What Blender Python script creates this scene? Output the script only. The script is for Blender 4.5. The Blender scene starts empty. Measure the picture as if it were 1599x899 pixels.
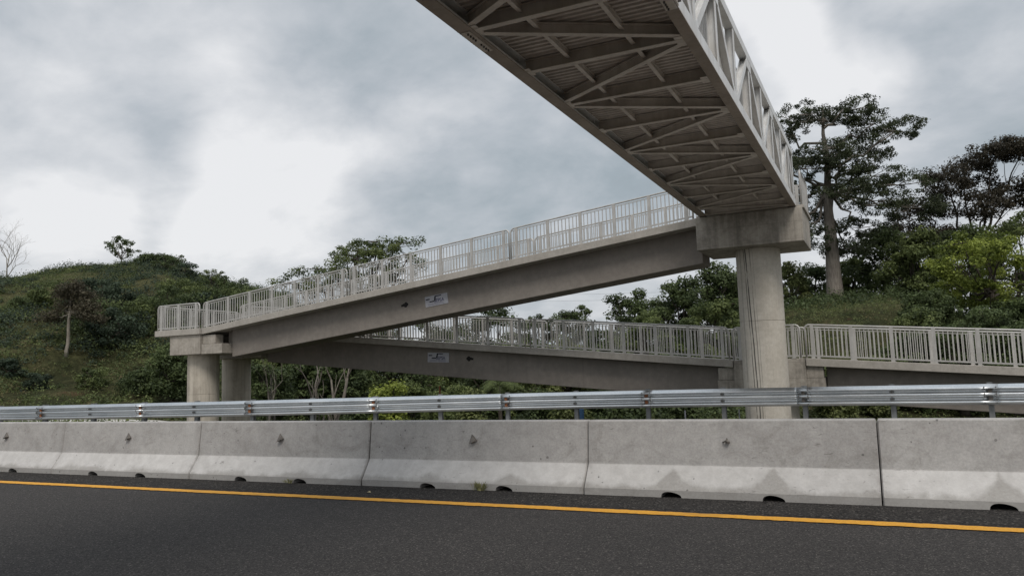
import bpy, math, random
import numpy as np
from mathutils import Matrix, Vector

# ------------------------------------------------------------------ scene, camera, sky, sun
scene = bpy.context.scene
COL = scene.collection
random.seed(11)
R_ = math.radians

def unit(v):
    v = np.array(v, float)
    return v / np.linalg.norm(v)

EYE = np.array([0.0, 0.0, 1.42])
FPX, PCX, PCY = 1227.0, 799.5, 449.5
YD = unit([1386 - PCX, 563 - PCY, FPX])            # the footbridge direction seen by the camera
XD = -unit([-1811 - PCX, 666 - PCY, FPX])          # the highway direction
XD = unit(XD - YD * np.dot(XD, YD))
ZD = np.cross(XD, YD)
if ZD[1] > 0: ZD = -ZD
ROT = np.array([XD, YD, ZD])                       # rows: world axes in camera (right, down, forward)
cam = bpy.data.cameras.new('camera')
cam.sensor_width = 36.0
cam.lens = FPX / 1599.0 * 36.0
cam.clip_start = 0.05
cam.clip_end = 4000
camo = bpy.data.objects.new('camera', cam)
COL.objects.link(camo)
m = np.eye(4)
m[:3, 0] = ROT[:, 0]; m[:3, 1] = -ROT[:, 1]; m[:3, 2] = -ROT[:, 2]; m[:3, 3] = EYE
camo.matrix_world = Matrix(m.tolist())
scene.camera = camo
scene.view_settings.view_transform = 'Standard'
scene.view_settings.look = 'None'
scene.view_settings.exposure = 0.12
scene.view_settings.gamma = 1
scene.render.resolution_x = 1024
scene.render.resolution_y = 575

def azim(x):
    """compass direction (degrees from +Y) of a column of the photograph"""
    d = ROT @ unit([x - PCX, 575 - PCY, FPX])
    return math.degrees(math.atan2(d[0], d[1]))

def sky_dir(x, y):
    return ROT @ unit([x - PCX, y - PCY, FPX])

SUN_EL, SUN_AZ = 50.0, 148.0                       # high, from behind the camera and to the right
sun = bpy.data.lights.new('sun', 'SUN')
sun.energy = 1.7
sun.angle = R_(22)
sun.color = (1.0, 0.945, 0.88)
suno = bpy.data.objects.new('sun', sun)
COL.objects.link(suno)
sd = Vector((math.sin(R_(SUN_AZ)) * math.cos(R_(SUN_EL)), math.cos(R_(SUN_AZ)) * math.cos(R_(SUN_EL)), math.sin(R_(SUN_EL))))
suno.rotation_euler = sd.to_track_quat('Z', 'Y').to_euler()

world = bpy.data.worlds.new('World')
scene.world = world
world.use_nodes = True

class NT:
    """small node-tree helper"""
    def __init__(s, tree):
        s.t = tree; s.n = tree.nodes; s.l = tree.links
    def new(s, typ, **kw):
        nd = s.n.new(typ)
        for k, v in kw.items():
            if k.startswith('i_'):
                nd.inputs[k[2:].replace('_', ' ')].default_value = v
            else:
                setattr(nd, k, v)
        return nd
    def put(s, sock, v):
        if isinstance(v, bpy.types.NodeSocket): s.l.new(v, sock)
        elif v is not None: sock.default_value = v
    def math(s, op, a, b=None, c=None, clamp=False):
        nd = s.n.new('ShaderNodeMath'); nd.operation = op; nd.use_clamp = clamp
        s.put(nd.inputs[0], a)
        if b is not None: s.put(nd.inputs[1], b)
        if c is not None: s.put(nd.inputs[2], c)
        return nd.outputs[0]
    def vmath(s, op, a, b=None):
        nd = s.n.new('ShaderNodeVectorMath'); nd.operation = op
        s.put(nd.inputs[0], a)
        if b is not None: s.put(nd.inputs[1], b)
        return nd.outputs['Value'] if op in ('DOT_PRODUCT', 'LENGTH') else nd.outputs[0]
    def noise(s, vec, scale, detail=4, rough=0.55, dist=0.0):
        nd = s.n.new('ShaderNodeTexNoise')
        s.put(nd.inputs['Vector'], vec)
        nd.inputs['Scale'].default_value = scale
        nd.inputs['Detail'].default_value = detail
        nd.inputs['Roughness'].default_value = rough
        nd.inputs['Distortion'].default_value = dist
        return nd.outputs['Fac']
    def vor(s, vec, scale, feature='F1', out='Distance'):
        nd = s.n.new('ShaderNodeTexVoronoi'); nd.feature = feature
        s.put(nd.inputs['Vector'], vec); nd.inputs['Scale'].default_value = scale
        return nd.outputs[out]
    def ramp(s, fac, stops):
        nd = s.n.new('ShaderNodeValToRGB')
        s.put(nd.inputs[0], fac)
        e = nd.color_ramp.elements
        while len(e) < len(stops): e.new(0.5)
        for el, (p, c) in zip(e, stops):
            el.position = p
            el.color = (c, c, c, 1) if isinstance(c, (int, float)) else (*c, 1)
        return nd.outputs[0]
    def mix(s, fac, a, b, blend='MIX'):
        nd = s.n.new('ShaderNodeMix'); nd.data_type = 'RGBA'; nd.blend_type = blend
        s.put(nd.inputs[0], fac)
        for k, v in ((6, a), (7, b)):
            if isinstance(v, (tuple, list)): v = (*v[:3], 1)
            s.put(nd.inputs[k], v)
        return nd.outputs[2]
    def smooth(s, v, a, b):
        nd = s.n.new('ShaderNodeMapRange'); nd.interpolation_type = 'SMOOTHSTEP'
        s.put(nd.inputs[0], v); nd.inputs[1].default_value = a; nd.inputs[2].default_value = b
        return nd.outputs[0]
    def mapping(s, vec, scale=(1, 1, 1), loc=(0, 0, 0), rot=(0, 0, 0)):
        nd = s.n.new('ShaderNodeMapping')
        s.put(nd.inputs[0], vec)
        nd.inputs['Location'].default_value = loc; nd.inputs['Rotation'].default_value = rot; nd.inputs['Scale'].default_value = scale
        return nd.outputs[0]

def build_sky():
    w = NT(world.node_tree)
    w.n.clear()
    tc = w.new('ShaderNodeTexCoord')
    D = w.vmath('NORMALIZE', tc.outputs['Generated'])
    sep = w.new('ShaderNodeSeparateXYZ'); w.put(sep.inputs[0], D)
    sky = w.new('ShaderNodeTexSky'); sky.sky_type = 'NISHITA'; sky.sun_disc = False
    sky.sun_elevation = R_(SUN_EL); sky.sun_rotation = R_(SUN_AZ); sky.air_density = 1.4; sky.dust_density = 2.5
    # the cloud deck as a layer overhead: directions meet a plane
    zz = w.math('ADD', w.math('MAXIMUM', sep.outputs[2], 0.0), 0.34)
    cmb = w.new('ShaderNodeCombineXYZ')
    w.put(cmb.inputs[0], w.math('DIVIDE', sep.outputs[0], zz))
    w.put(cmb.inputs[1], w.math('DIVIDE', sep.outputs[1], zz))
    cmb.inputs[2].default_value = 0.3
    P = cmb.outputs[0]
    P = w.mapping(P, rot=(0, 0, R_(25)), scale=(0.95, 1.1, 1))
    big = w.noise(P, 0.95, 5, 0.5, 0.25)
    mid = w.noise(w.mapping(P, loc=(3.1, 1.7, 2)), 2.6, 7, 0.56, 0.35)
    fine = w.noise(w.mapping(P, loc=(7.1, 4.7, 5)), 7.5, 7, 0.6, 0.15)
    v = w.math('ADD', w.math('MULTIPLY', big, 0.42), w.math('MULTIPLY', mid, 0.42))
    v = w.math('ADD', v, w.math('MULTIPLY', fine, 0.16))
    v = w.math('MULTIPLY', w.math('SUBTRACT', v, 0.5), 2.5)
    v = w.math('ADD', v, 0.50)
    # the brighter and darker cloud masses that stand in this part of the sky
    warp = w.new('ShaderNodeTexNoise'); w.put(warp.inputs['Vector'], D); warp.inputs['Scale'].default_value = 3.5
    warp.inputs['Detail'].default_value = 4
    wv = w.vmath('SCALE', w.vmath('SUBTRACT', warp.outputs['Color'], (0.5, 0.5, 0.5))); wv.node.inputs['Scale'].default_value = 0.34
    DW = w.vmath('NORMALIZE', w.vmath('ADD', D, wv))
    for x, y, rad, amt in CLOUDS:
        c = sky_dir(x, y)
        dt = w.vmath('DOT_PRODUCT', DW, tuple(c))
        g = w.smooth(dt, math.cos(R_(rad)), 1.0)
        v = w.math('ADD', v, w.math('MULTIPLY', g, amt))
    cl = w.ramp(v, [(0.0, (0.29, 0.335, 0.37)), (0.20, (0.335, 0.385, 0.425)), (0.42, (0.455, 0.49, 0.53)),
                    (0.64, (0.60, 0.62, 0.65)), (0.9, (0.78, 0.785, 0.80))])
    # an overcast sky grows brighter toward the zenith
    up = w.smooth(sep.outputs[2], 0.5, 1.0)
    lum = w.math('ADD', w.math('MULTIPLY', up, 0.5), 1.0)
    cl = w.mix(1.0, cl, w.vmath('SCALE', (1, 1, 1)), 'MULTIPLY')
    cl.node.inputs[7].links[0].from_node.inputs['Scale'].default_value = 1.0
    w.put(cl.node.inputs[7].links[0].from_node.inputs['Scale'], lum)
    cl10 = w.vmath('SCALE', cl); cl10.node.inputs['Scale'].default_value = 10.0
    col = w.mix(0.95, sky.outputs[0], cl10)
    bg = w.new('ShaderNodeBackground'); bg.inputs[1].default_value = 0.1
    w.put(bg.inputs[0], col)
    out = w.new('ShaderNodeOutputWorld')
    w.put(out.inputs[0], bg.outputs[0])
CLOUDS = [(430, 235, 10, 0.36), (30, 300, 8, 0.30), (270, 110, 13, -0.08), (60, 140, 8, -0.10), (640, 230, 8, 0.10), (20, 30, 7, 0.12), (900, 320, 12, -0.20), (720, 330, 9, -0.13), (530, 350, 9, -0.12),
          (1240, 60, 9, 0.34), (1300, 110, 7, 0.16), (1540, 150, 9, -0.12), (1420, 40, 6, -0.10), (230, 10, 10, 0.08), (560, 60, 10, -0.05), (380, 150, 7, 0.05), (100, 385, 6, 0.16), (1000, 440, 8, 0.16), (1400, 400, 9, 0.16)]
build_sky()

# ------------------------------------------------------------------ mesh helpers
ORG = {}

class MB:
    def __init__(s): s.v = []; s.f = []; s.k = 0
    def add(s, v, f):
        v = np.asarray(v, float)
        s.v.append(v); s.f += [tuple(i + s.k for i in q) for q in f]; s.k += len(v)
        return s
    def box(s, x0, x1, y0, y1, z0, z1):
        return s.add([(x0,y0,z0),(x1,y0,z0),(x1,y1,z0),(x0,y1,z0),(x0,y0,z1),(x1,y0,z1),(x1,y1,z1),(x0,y1,z1)],
                     [(0,3,2,1),(4,5,6,7),(0,1,5,4),(1,2,6,5),(2,3,7,6),(3,0,4,7)])
    def prism_y(s, poly, y0, y1):                    # polygon in X,Z pulled along Y
        n = len(poly)
        v = [(a, y0, b) for a, b in poly] + [(a, y1, b) for a, b in poly]
        f = [tuple(range(n)), tuple(range(2*n-1, n-1, -1))] + [(i, i+n, (i+1) % n + n, (i+1) % n) for i in range(n)]
        return s.add(v, f)
    def bar(s, p, q, w, h, up=(0, 0, 1)):            # box-section bar from p to q; w across, h along up
        p = np.array(p, float); q = np.array(q, float)
        d = unit(q - p); u = np.array(up, float); u = unit(u - d*np.dot(u, d)); r = np.cross(d, u)
        v = []
        for c in (p, q):
            for a, b in ((-1,-1),(1,-1),(1,1),(-1,1)): v.append(c + r*a*w/2 + u*b*h/2)
        return s.add(v, [(0,1,2,3),(7,6,5,4),(0,4,5,1),(1,5,6,2),(2,6,7,3),(3,7,4,0)])
    def ibeam(s, p, q, w, h, up=(0, 0, 1), tf=0.012, tw=0.01):
        p = np.array(p, float); q = np.array(q, float)
        d = unit(q - p); u = np.array(up, float); u = unit(u - d*np.dot(u, d))
        s.bar(p + u*(h/2 - tf/2), q + u*(h/2 - tf/2), w, tf, u)
        s.bar(p - u*(h/2 - tf/2), q - u*(h/2 - tf/2), w, tf, u)
        return s.bar(p, q, tw, h - 2*tf, u)
    def tube(s, pts, rad, n=8, caps=True):
        pts = np.array(pts, float)
        rad = np.broadcast_to(np.asarray(rad, float), (len(pts),))
        t = np.gradient(pts, axis=0); t /= np.linalg.norm(t, axis=1)[:, None] + 1e-9
        ref = np.array([0.0, 0.0, 1.0]) if abs(t[0][2]) < 0.9 else np.array([1.0, 0.0, 0.0])
        a = unit(np.cross(t[0], ref)); rings = []
        for i in range(len(pts)):
            a = unit(a - t[i]*np.dot(a, t[i])); b = np.cross(t[i], a)
            for k in range(n):
                th = 2*math.pi*k/n
                rings.append(pts[i] + rad[i]*(math.cos(th)*a + math.sin(th)*b))
        f = []
        for i in range(len(pts)-1):
            for k in range(n):
                f.append((i*n+k, i*n+(k+1) % n, (i+1)*n+(k+1) % n, (i+1)*n+k))
        if caps:
            f.append(tuple(range(n-1, -1, -1))); f.append(tuple(range((len(pts)-1)*n, len(pts)*n)))
        return s.add(rings, f)
    def mesh(s, name, org=(0, 0, 0), smooth=False):
        v = np.concatenate(s.v) - np.array(org)
        me = bpy.data.meshes.new(name)
        me.from_pydata(v.tolist(), [], s.f)
        if smooth:
            me.polygons.foreach_set('use_smooth', [True]*len(me.polygons))
        me.update()
        return me

def tag(o, label=None, cat=None, group=None, kind=None):
    if label: o['label'] = label
    if cat: o['category'] = cat
    if group: o['group'] = group
    if kind: o['kind'] = kind
    return o

def empty(name, loc, label=None, cat=None, group=None):
    o = bpy.data.objects.new(name, None)
    o.empty_display_size = 0.3
    COL.objects.link(o); o.location = loc
    ORG[o.name] = np.array(loc, float)
    return tag(o, label, cat, group)

def link(name, me, mat, parent=None, pos=None, bevel=0, rotz=None):
    o = bpy.data.objects.new(name, me)
    COL.objects.link(o)
    if mat is not None and len(me.materials) == 0: me.materials.append(mat)
    po = ORG[parent.name] if parent is not None else np.zeros(3)
    if parent is not None: o.parent = parent
    pos = po if pos is None else np.array(pos, float)
    o.location = (pos - po).tolist()
    if rotz is not None: o.rotation_euler = (0, 0, rotz)
    ORG[o.name] = pos
    if bevel:
        b = o.modifiers.new('bevel', 'BEVEL'); b.width = bevel; b.segments = 2; b.limit_method = 'ANGLE'; b.angle_limit = R_(40)
    return o

def part(name, mb, mat, parent=None, smooth=False, bevel=0):
    org = ORG[parent.name] if parent is not None else (0, 0, 0)
    return link(name, mb.mesh(name, org, smooth), mat, parent, None, bevel)

def thing1(name, mb, mat, loc, label, cat, group=None, smooth=False, bevel=0):
    o = link(name, mb.mesh(name, loc, smooth), mat, None, loc, bevel)
    return tag(o, label, cat, group)

def struct(name, mb, mat, smooth=False):
    o = link(name, mb.mesh(name, (0, 0, 0), smooth), mat)
    return tag(o, kind='structure')

# ------------------------------------------------------------------ materials
def mat(name, fn, rough=0.8, metal=0.0, spec=0.35):
    M = bpy.data.materials.new(name); M.use_nodes = True
    n = NT(M.node_tree); n.n.clear()
    b = n.new('ShaderNodeBsdfPrincipled')
    b.inputs['Roughness'].default_value = rough; b.inputs['Metallic'].default_value = metal
    b.inputs['Specular IOR Level'].default_value = spec
    out = n.new('ShaderNodeOutputMaterial'); n.l.new(b.outputs[0], out.inputs[0])
    fn(n, b)
    return M

def bump(n, b, h, strength=0.3, dist=0.01):
    nd = n.new('ShaderNodeBump'); nd.inputs['Strength'].default_value = strength; nd.inputs['Distance'].default_value = dist
    n.put(nd.inputs['Height'], h); n.l.new(nd.outputs[0], b.inputs['Normal'])

def objpos(n):
    tc = n.new('ShaderNodeTexCoord'); return tc.outputs['Object']
def geopos(n):
    return n.new('ShaderNodeNewGeometry').outputs['Position']

def concrete(base, dark, streak=0.5, scale=1.0, boards=0.0):
    def fn(n, b):
        P = geopos(n)
        n1 = n.noise(P, 1.3*scale, 6, 0.6, 0.4)
        n2 = n.noise(P, 9*scale, 5, 0.6)
        n3 = n.noise(n.mapping(P, scale=(7, 7, 0.35)), 1.0*scale, 5, 0.6)
        n4 = n.noise(P, 70, 3, 0.6)
        f = n.math('ADD', n.math('MULTIPLY', n1, 0.5), n.math('MULTIPLY', n2, 0.5 - 0.3*streak))
        f = n.math('ADD', f, n.math('MULTIPLY', n3, 0.5*streak))
        f = n.smooth(f, 0.36 + 0.06*streak, 0.72)
        c = n.mix(f, dark, base)
        st = n.smooth(n.noise(n.mapping(P, scale=(9, 9, 0.22), loc=(3, 1, 0)), 1.0, 4, 0.7), 0.58, 0.72)
        c = n.mix(n.math('MULTIPLY', st, 0.55*streak), c, tuple(x*0.45 for x in dark))
        c = n.mix(n.smooth(n4, 0.3, 0.75), tuple(x*0.0+0.86 for x in dark), (1.06, 1.06, 1.05), 'MIX')
        cc = n.mix(1.0, n.mix(f, dark, base), c, 'MULTIPLY')
        cc = n.mix(n.math('MULTIPLY', st, 0.5*streak), cc, tuple(x*0.4 for x in dark))
        if boards:
            sp = n.new('ShaderNodeSeparateXYZ'); n.put(sp.inputs[0], P)
            zz = n.math('FRACT', n.math('MULTIPLY', sp.outputs[2], 1/boards))
            ln = n.smooth(n.math('ABSOLUTE', n.math('SUBTRACT', zz, 0.5)), 0.47, 0.5)
            cc = n.mix(n.math('MULTIPLY', ln, 0.35), cc, tuple(x*0.6 for x in dark))
        n.l.new(cc, b.inputs['Base Color'])
        bump(n, b, n.math('ADD', n2, n.math('MULTIPLY', n4, 0.4)), 0.25, 0.01)
    return fn

M_CAP = mat('cast_concrete', concrete((0.42, 0.385, 0.335), (0.19, 0.172, 0.148), 0.8, boards=0.49), 0.85)  # darker than the columns: the cap's shade under the truss put into the colour
M_CAP2 = mat('cast_concrete_pale', concrete((0.45, 0.41, 0.36), (0.27, 0.245, 0.21), 0.5), 0.85)
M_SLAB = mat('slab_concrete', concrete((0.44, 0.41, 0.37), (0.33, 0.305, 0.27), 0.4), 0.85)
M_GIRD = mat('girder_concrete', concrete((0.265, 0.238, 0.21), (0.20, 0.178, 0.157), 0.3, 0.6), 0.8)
M_APRON = mat('pale_apron_concrete', concrete((0.60, 0.575, 0.53), (0.5, 0.475, 0.44), 0.1), 0.85)

M_VERGE = mat('grey_verge_concrete', concrete((0.27, 0.255, 0.235), (0.20, 0.19, 0.17), 0.1), 0.9)
def column_fn(lines, seam=None):
    base = concrete((0.60, 0.56, 0.495), (0.46, 0.42, 0.36), 0.35)
    def fn(n, b):
        base(n, b)
        src = b.inputs['Base Color'].links[0].from_socket
        P = geopos(n)
        sp = n.new('ShaderNodeSeparateXYZ'); n.put(sp.inputs[0], P)
        wob = n.noise(n.mapping(P, scale=(0, 0, 1)), 0.7, 3, 0.6)
        fade = n.smooth(n.noise(n.mapping(P, scale=(3, 3, 0.8)), 1.3, 4, 0.7), 0.30, 0.52)
        c = src
        for x0, w, a, sl in lines:
            xx = n.math('ADD', sp.outputs[0], n.math('MULTIPLY', n.math('SUBTRACT', wob, 0.5), 0.05))
            xx = n.math('ADD', xx, n.math('MULTIPLY', sp.outputs[2], sl))
            d = n.math('ABSOLUTE', n.math('SUBTRACT', xx, x0))
            g = n.math('SUBTRACT', 1.0, n.smooth(d, w*0.35, w))
            c = n.mix(n.math('MULTIPLY', n.math('MULTIPLY', g, a), fade), c, (0.07, 0.066, 0.06))
        n.l.new(c, b.inputs['Base Color'])
    return fn
M_COL = mat('column_concrete', column_fn([(-3.50, .018, .8, .022), (-3.41, .026, .95, .03), (-3.33, .02, .6, .02), (-3.27, .012, .35, .015), (-3.72, .03, .3, .0)]), 0.82)
M_COL2 = mat('streaked_column_concrete', concrete((0.54, 0.49, 0.415), (0.33, 0.295, 0.245), 1.1, 0.8), 0.85)

def barrier_fn(n, b):
    O = objpos(n); P = geopos(n)
    sp = n.new('ShaderNodeSeparateXYZ'); n.put(sp.inputs[0], O)
    oi = n.new('ShaderNodeObjectInfo')
    big = n.noise(P, 0.9, 5, 0.6, 0.5)
    n2 = n.noise(P, 7, 6, 0.65)
    n3 = n.noise(P, 45, 4, 0.7)
    smear = n.noise(n.mapping(P, scale=(1.6, 3, 2.6)), 1.3, 8, 0.72, 1.2)
    f = n.smooth(n.math('ADD', n.math('MULTIPLY', big, 0.5), n.math('MULTIPLY', n2, 0.5)), 0.34, 0.68)
    c = n.mix(f, (0.365, 0.35, 0.335), (0.475, 0.46, 0.44))
    dk = n.smooth(smear, 0.48, 0.70)
    c = n.mix(n.math('MULTIPLY', dk, 0.5), c, (0.25, 0.235, 0.215))
    c = n.mix(1.0, c, n.ramp(n3, [(0.28, 0.80), (0.7, 1.08)]), 'MULTIPLY')
    # splash-grey foot that peaks over the drain openings
    ax = n.math('ABSOLUTE', n.math('SUBTRACT', n.math('ABSOLUTE', sp.outputs[0]), 0.54))
    pk = n.math('POWER', n.math('SUBTRACT', 1.0, n.math('MULTIPLY', ax, 2.6, clamp=True)), 2.2)
    spx = n.new('ShaderNodeSeparateXYZ'); n.put(spx.inputs[0], P)
    each = n.math('MULTIPLY', n.smooth(n.noise(n.mapping(P, scale=(1, 0, 0)), 0.9, 2, 0.5), 0.30, 0.55), n.math('ADD', n.math('MULTIPLY', n.smooth(spx.outputs[0], -5.0, -2.6), 0.8), 0.2))
    lim = n.math('ADD', n.math('MULTIPLY', n.math('MULTIPLY', pk, n.math('ADD', n.math('MULTIPLY', each, 1.1), 0.1)), 0.19), 0.10)
    lim = n.math('ADD', lim, n.math('MULTIPLY', n.math('SUBTRACT', n.noise(P, 2.6, 7, 0.68, 0.5), 0.49), 0.24))
    foot = n.math('SUBTRACT', 1.0, n.smooth(n.math('SUBTRACT', sp.outputs[2], lim), -0.030, 0.040))
    c = n.mix(n.math('MULTIPLY', foot, 0.44), c, (0.30, 0.285, 0.26))
    # paler band under the bend: light on its up-facing slope put into colour
    slope_light = n.math('MULTIPLY', n.math('SUBTRACT', 1.0, foot), n.math('SUBTRACT', 1.0, n.smooth(sp.outputs[2], 0.315, 0.35)))
    c = n.mix(n.math('MULTIPLY', slope_light, 0.6), c, n.mix(n.smooth(n2, .3, .7), (0.52, 0.505, 0.485), (0.62, 0.605, 0.585)))
    # chips, scuffs and dark pocks
    pit = n.math('ADD', n.vor(P, 10), n.math('MULTIPLY', n.math('SUBTRACT', n2, 0.5), 0.5)); pm = n.math('MULTIPLY', n.math('SUBTRACT', 1.0, n.smooth(pit, 0.06, 0.12)), n.smooth(n.noise(P, 1.3, 3, 0.6), 0.50, 0.58))
    c = n.mix(n.math('MULTIPLY', pm, 0.75), c, (0.10, 0.095, 0.09))
    sc = n.smooth(n.noise(n.mapping(P, scale=(6, 6, 22), rot=(0, 0.5, 0)), 1.6, 6, 0.7, 0.8), 0.61, 0.66)
    sc = n.math('MULTIPLY', sc, n.smooth(n.noise(P, 1.1, 3, 0.5), 0.5, 0.6))
    c = n.mix(n.math('MULTIPLY', sc, 0.6), c, (0.13, 0.12, 0.11))
    edge = n.math('MULTIPLY', n.smooth(n.math('ABSOLUTE', sp.outputs[0]), 1.40, 1.56), n.smooth(n2, 0.42, 0.62))
    c = n.mix(n.math('MULTIPLY', edge, 0.45), c, (0.19, 0.175, 0.16))
    rnd = n.math('ADD', n.math('MULTIPLY', oi.outputs['Random'], 0.12), 0.94)
    sc2 = n.vmath('SCALE', c); n.put(sc2.node.inputs['Scale'], rnd)
    n.l.new(sc2, b.inputs['Base Color'])
    bump(n, b, n.math('ADD', n2, n.math('MULTIPLY', n3, 0.6)), 0.3, 0.008)
M_BARR = mat('barrier_concrete', barrier_fn, 0.85)

def asphalt_fn(dark, light, grain, bstr, fleck, wear):
    def fn(n, b):
        P = geopos(n)
        a = n.noise(P, grain, 3, 0.75)
        v = n.vor(P, grain*0.8, out='Color')
        sv = n.new('ShaderNodeSeparateColor'); n.put(sv.inputs[0], v)
        big = n.noise(n.mapping(P, scale=(0.35, 1.6, 1)), 0.55, 5, 0.6)
        mid = n.noise(P, 5.0, 4, 0.6)
        f = n.math('ADD', n.math('MULTIPLY', sv.outputs[0], 0.55), n.math('MULTIPLY', a, 0.6))
        c = n.mix(n.smooth(f, 0.3, 0.95), dark, light)
        c = n.mix(n.math('MULTIPLY', n.smooth(sv.outputs[1], 0.93, 0.97), fleck), c, (0.30, 0.28, 0.25))
        c = n.mix(1.0, c, n.ramp(n.math('ADD', n.math('MULTIPLY', big, 0.7), n.math('MULTIPLY', mid, 0.3)), [(0.3, 1 - wear), (0.7, 1 + wear)]), 'MULTIPLY')
        n.l.new(c, b.inputs['Base Color'])
        bump(n, b, n.math('ADD', sv.outputs[0], a), bstr, 0.006)
    return fn
M_ASPH = mat('asphalt', asphalt_fn((0.020, 0.0185, 0.0178), (0.068, 0.062, 0.058), 120, 0.55, 0.35, 0.12), 0.88, spec=0.25)
M_COARSE = mat('coarse_asphalt', asphalt_fn((0.012, 0.0112, 0.011), (0.055, 0.050, 0.046), 75, 0.9, 0.35, 0.2), 0.92, spec=0.2)

def line_fn(n, b):
    P = geopos(n)
    a = n.noise(P, 60, 4, 0.7); w = n.noise(n.mapping(P, scale=(1, 3, 1)), 1.3, 6, 0.7)
    c = n.mix(n.smooth(a, 0.35, 0.7), (0.60, 0.275, 0.022), (0.78, 0.40, 0.045))
    worn = n.math('MULTIPLY', n.smooth(w, 0.50, 0.68), n.smooth(a, 0.40, 0.55))
    c = n.mix(n.math('MULTIPLY', worn, 0.5), c, (0.16, 0.10, 0.04))
    pit = n.smooth(n.vor(P, 70), 0.05, 0.16)
    c = n.mix(n.math('MULTIPLY', n.math('SUBTRACT', 1.0, pit), 0.5), c, (0.12, 0.07, 0.02))
    n.l.new(c, b.inputs['Base Color']); bump(n, b, a, 0.4, 0.004)
M_LINE = mat('yellow_road_paint', line_fn, 0.7)

def paint(c1, c2, sc=3.0, rust=0.0, bs=0.05):
    def fn(n, b):
        P = geopos(n)
        a = n.noise(P, sc, 5, 0.6); d = n.noise(n.mapping(P, scale=(5, 5, 0.7)), 2.2, 5, 0.6)
        f = n.math('ADD', n.math('MULTIPLY', a, 0.6), n.math('MULTIPLY', d, 0.4))
        c = n.mix(n.smooth(f, 0.36, 0.64), c2, c1)
        if rust:
            r = n.smooth(n.noise(P, 6, 6, 0.7, 0.5), 0.62, 0.74)
            c = n.mix(n.math('MULTIPLY', r, rust), c, (0.20, 0.115, 0.06))
        n.l.new(c, b.inputs['Base Color']); bump(n, b, a, bs, 0.01)
    return fn
M_RAIL = mat('pale_railing_paint', paint((0.50, 0.485, 0.46), (0.40, 0.385, 0.36)), 0.38, 0.25)
M_STEEL = mat('pale_truss_paint', paint((0.72, 0.72, 0.71), (0.58, 0.565, 0.54), 2.0, 0.12), 0.45, 0.25)
M_FLOOR = mat('dusty_floor_steel', paint((0.60, 0.545, 0.49), (0.46, 0.41, 0.36), 2.5, 0.3), 0.6)
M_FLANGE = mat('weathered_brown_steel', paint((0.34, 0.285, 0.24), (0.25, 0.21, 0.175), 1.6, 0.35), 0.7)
M_DECK = mat('ribbed_deck_steel', paint((0.55, 0.49, 0.44), (0.42, 0.37, 0.33), 3.5, 0.15), 0.5, 0.1)
M_BOLT = mat('dark_bolt_steel', paint((0.14, 0.13, 0.12), (0.09, 0.08, 0.07)), 0.5, 0.5)
def galv_fn(n, b):
    P = geopos(n)
    a = n.noise(P, 18, 4, 0.6); s = n.noise(n.mapping(P, scale=(0.5, 0.5, 3)), 2.5, 5, 0.65)
    v = n.vor(P, 45, out='Color'); sv = n.new('ShaderNodeSeparateColor'); n.put(sv.inputs[0], v)
    c = n.mix(n.smooth(n.math('ADD', n.math('MULTIPLY', s, 0.8), n.math('MULTIPLY', sv.outputs[0], 0.2)), 0.3, 0.7), (0.55, 0.575, 0.59), (0.70, 0.715, 0.72))
    n.l.new(c, b.inputs['Base Color'])
    n.l.new(n.ramp(s, [(0.3, 0.28), (0.7, 0.38)]), b.inputs['Roughness'])
    bump(n, b, a, 0.04, 0.01)
M_GALV = mat('galvanised_steel', galv_fn, 0.4, 1.0)
M_POSTG = mat('galvanised_post_steel', paint((0.25, 0.26, 0.265), (0.17, 0.175, 0.175)), 0.55, 0.4)
M_RUST = mat('rust_orange', paint((0.30, 0.12, 0.05), (0.18, 0.075, 0.04), 12), 0.8)
M_SIGNW = mat('sign_face_white', paint((0.42, 0.42, 0.45), (0.34, 0.34, 0.37), 8), 0.5)
M_SIGNB = mat('sign_print_dark', lambda n, b: b.inputs['Base Color'].__setattr__('default_value', (0.012, 0.012, 0.02, 1)), 0.6)
M_SIGNT = mat('sign_print_blue', lambda n, b: b.inputs['Base Color'].__setattr__('default_value', (0.07, 0.07, 0.13, 1)), 0.6)
M_BLACK = mat('black_paint', paint((0.010, 0.009, 0.009), (0.018, 0.016, 0.014)), 0.8)
M_REFL = mat('dirty_plastic', paint((0.17, 0.15, 0.13), (0.10, 0.09, 0.08), 20), 0.5)

def leaf_mat(name, dark, light, trans=0.25):
    M = bpy.data.materials.new(name); M.use_nodes = True
    n = NT(M.node_tree); n.n.clear()
    at = n.new('ShaderNodeAttribute'); at.attribute_name = 'tint'
    c = n.mix(at.outputs['Fac'], dark, light)
    d = n.new('ShaderNodeBsdfPrincipled'); d.inputs['Roughness'].default_value = 0.62; d.inputs['Specular IOR Level'].default_value = 0.3
    t = n.new('ShaderNodeBsdfTranslucent')
    n.l.new(c, d.inputs['Base Color']); n.l.new(c, t.inputs[0])
    mx = n.new('ShaderNodeMixShader'); mx.inputs[0].default_value = trans + .1
    n.l.new(d.outputs[0], mx.inputs[1]); n.l.new(t.outputs[0], mx.inputs[2])
    o = n.new('ShaderNodeOutputMaterial'); n.l.new(mx.outputs[0], o.inputs[0])
    return M
L_DARK = leaf_mat('dark_green_leaves', (0.036, 0.052, 0.022), (0.125, 0.165, 0.062))
L_KAPOK = leaf_mat('kapok_leaves', (0.029, 0.038, 0.021), (0.096, 0.115, 0.056))
L_MID = leaf_mat('mid_green_leaves', (0.054, 0.077, 0.029), (0.184, 0.222, 0.077))
L_LIGHT = leaf_mat('bright_green_leaves', (0.075, 0.105, 0.020), (0.38, 0.44, 0.09))
L_DARK2 = leaf_mat('blue_green_leaves', (0.026, 0.040, 0.026), (0.080, 0.112, 0.068))
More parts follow.
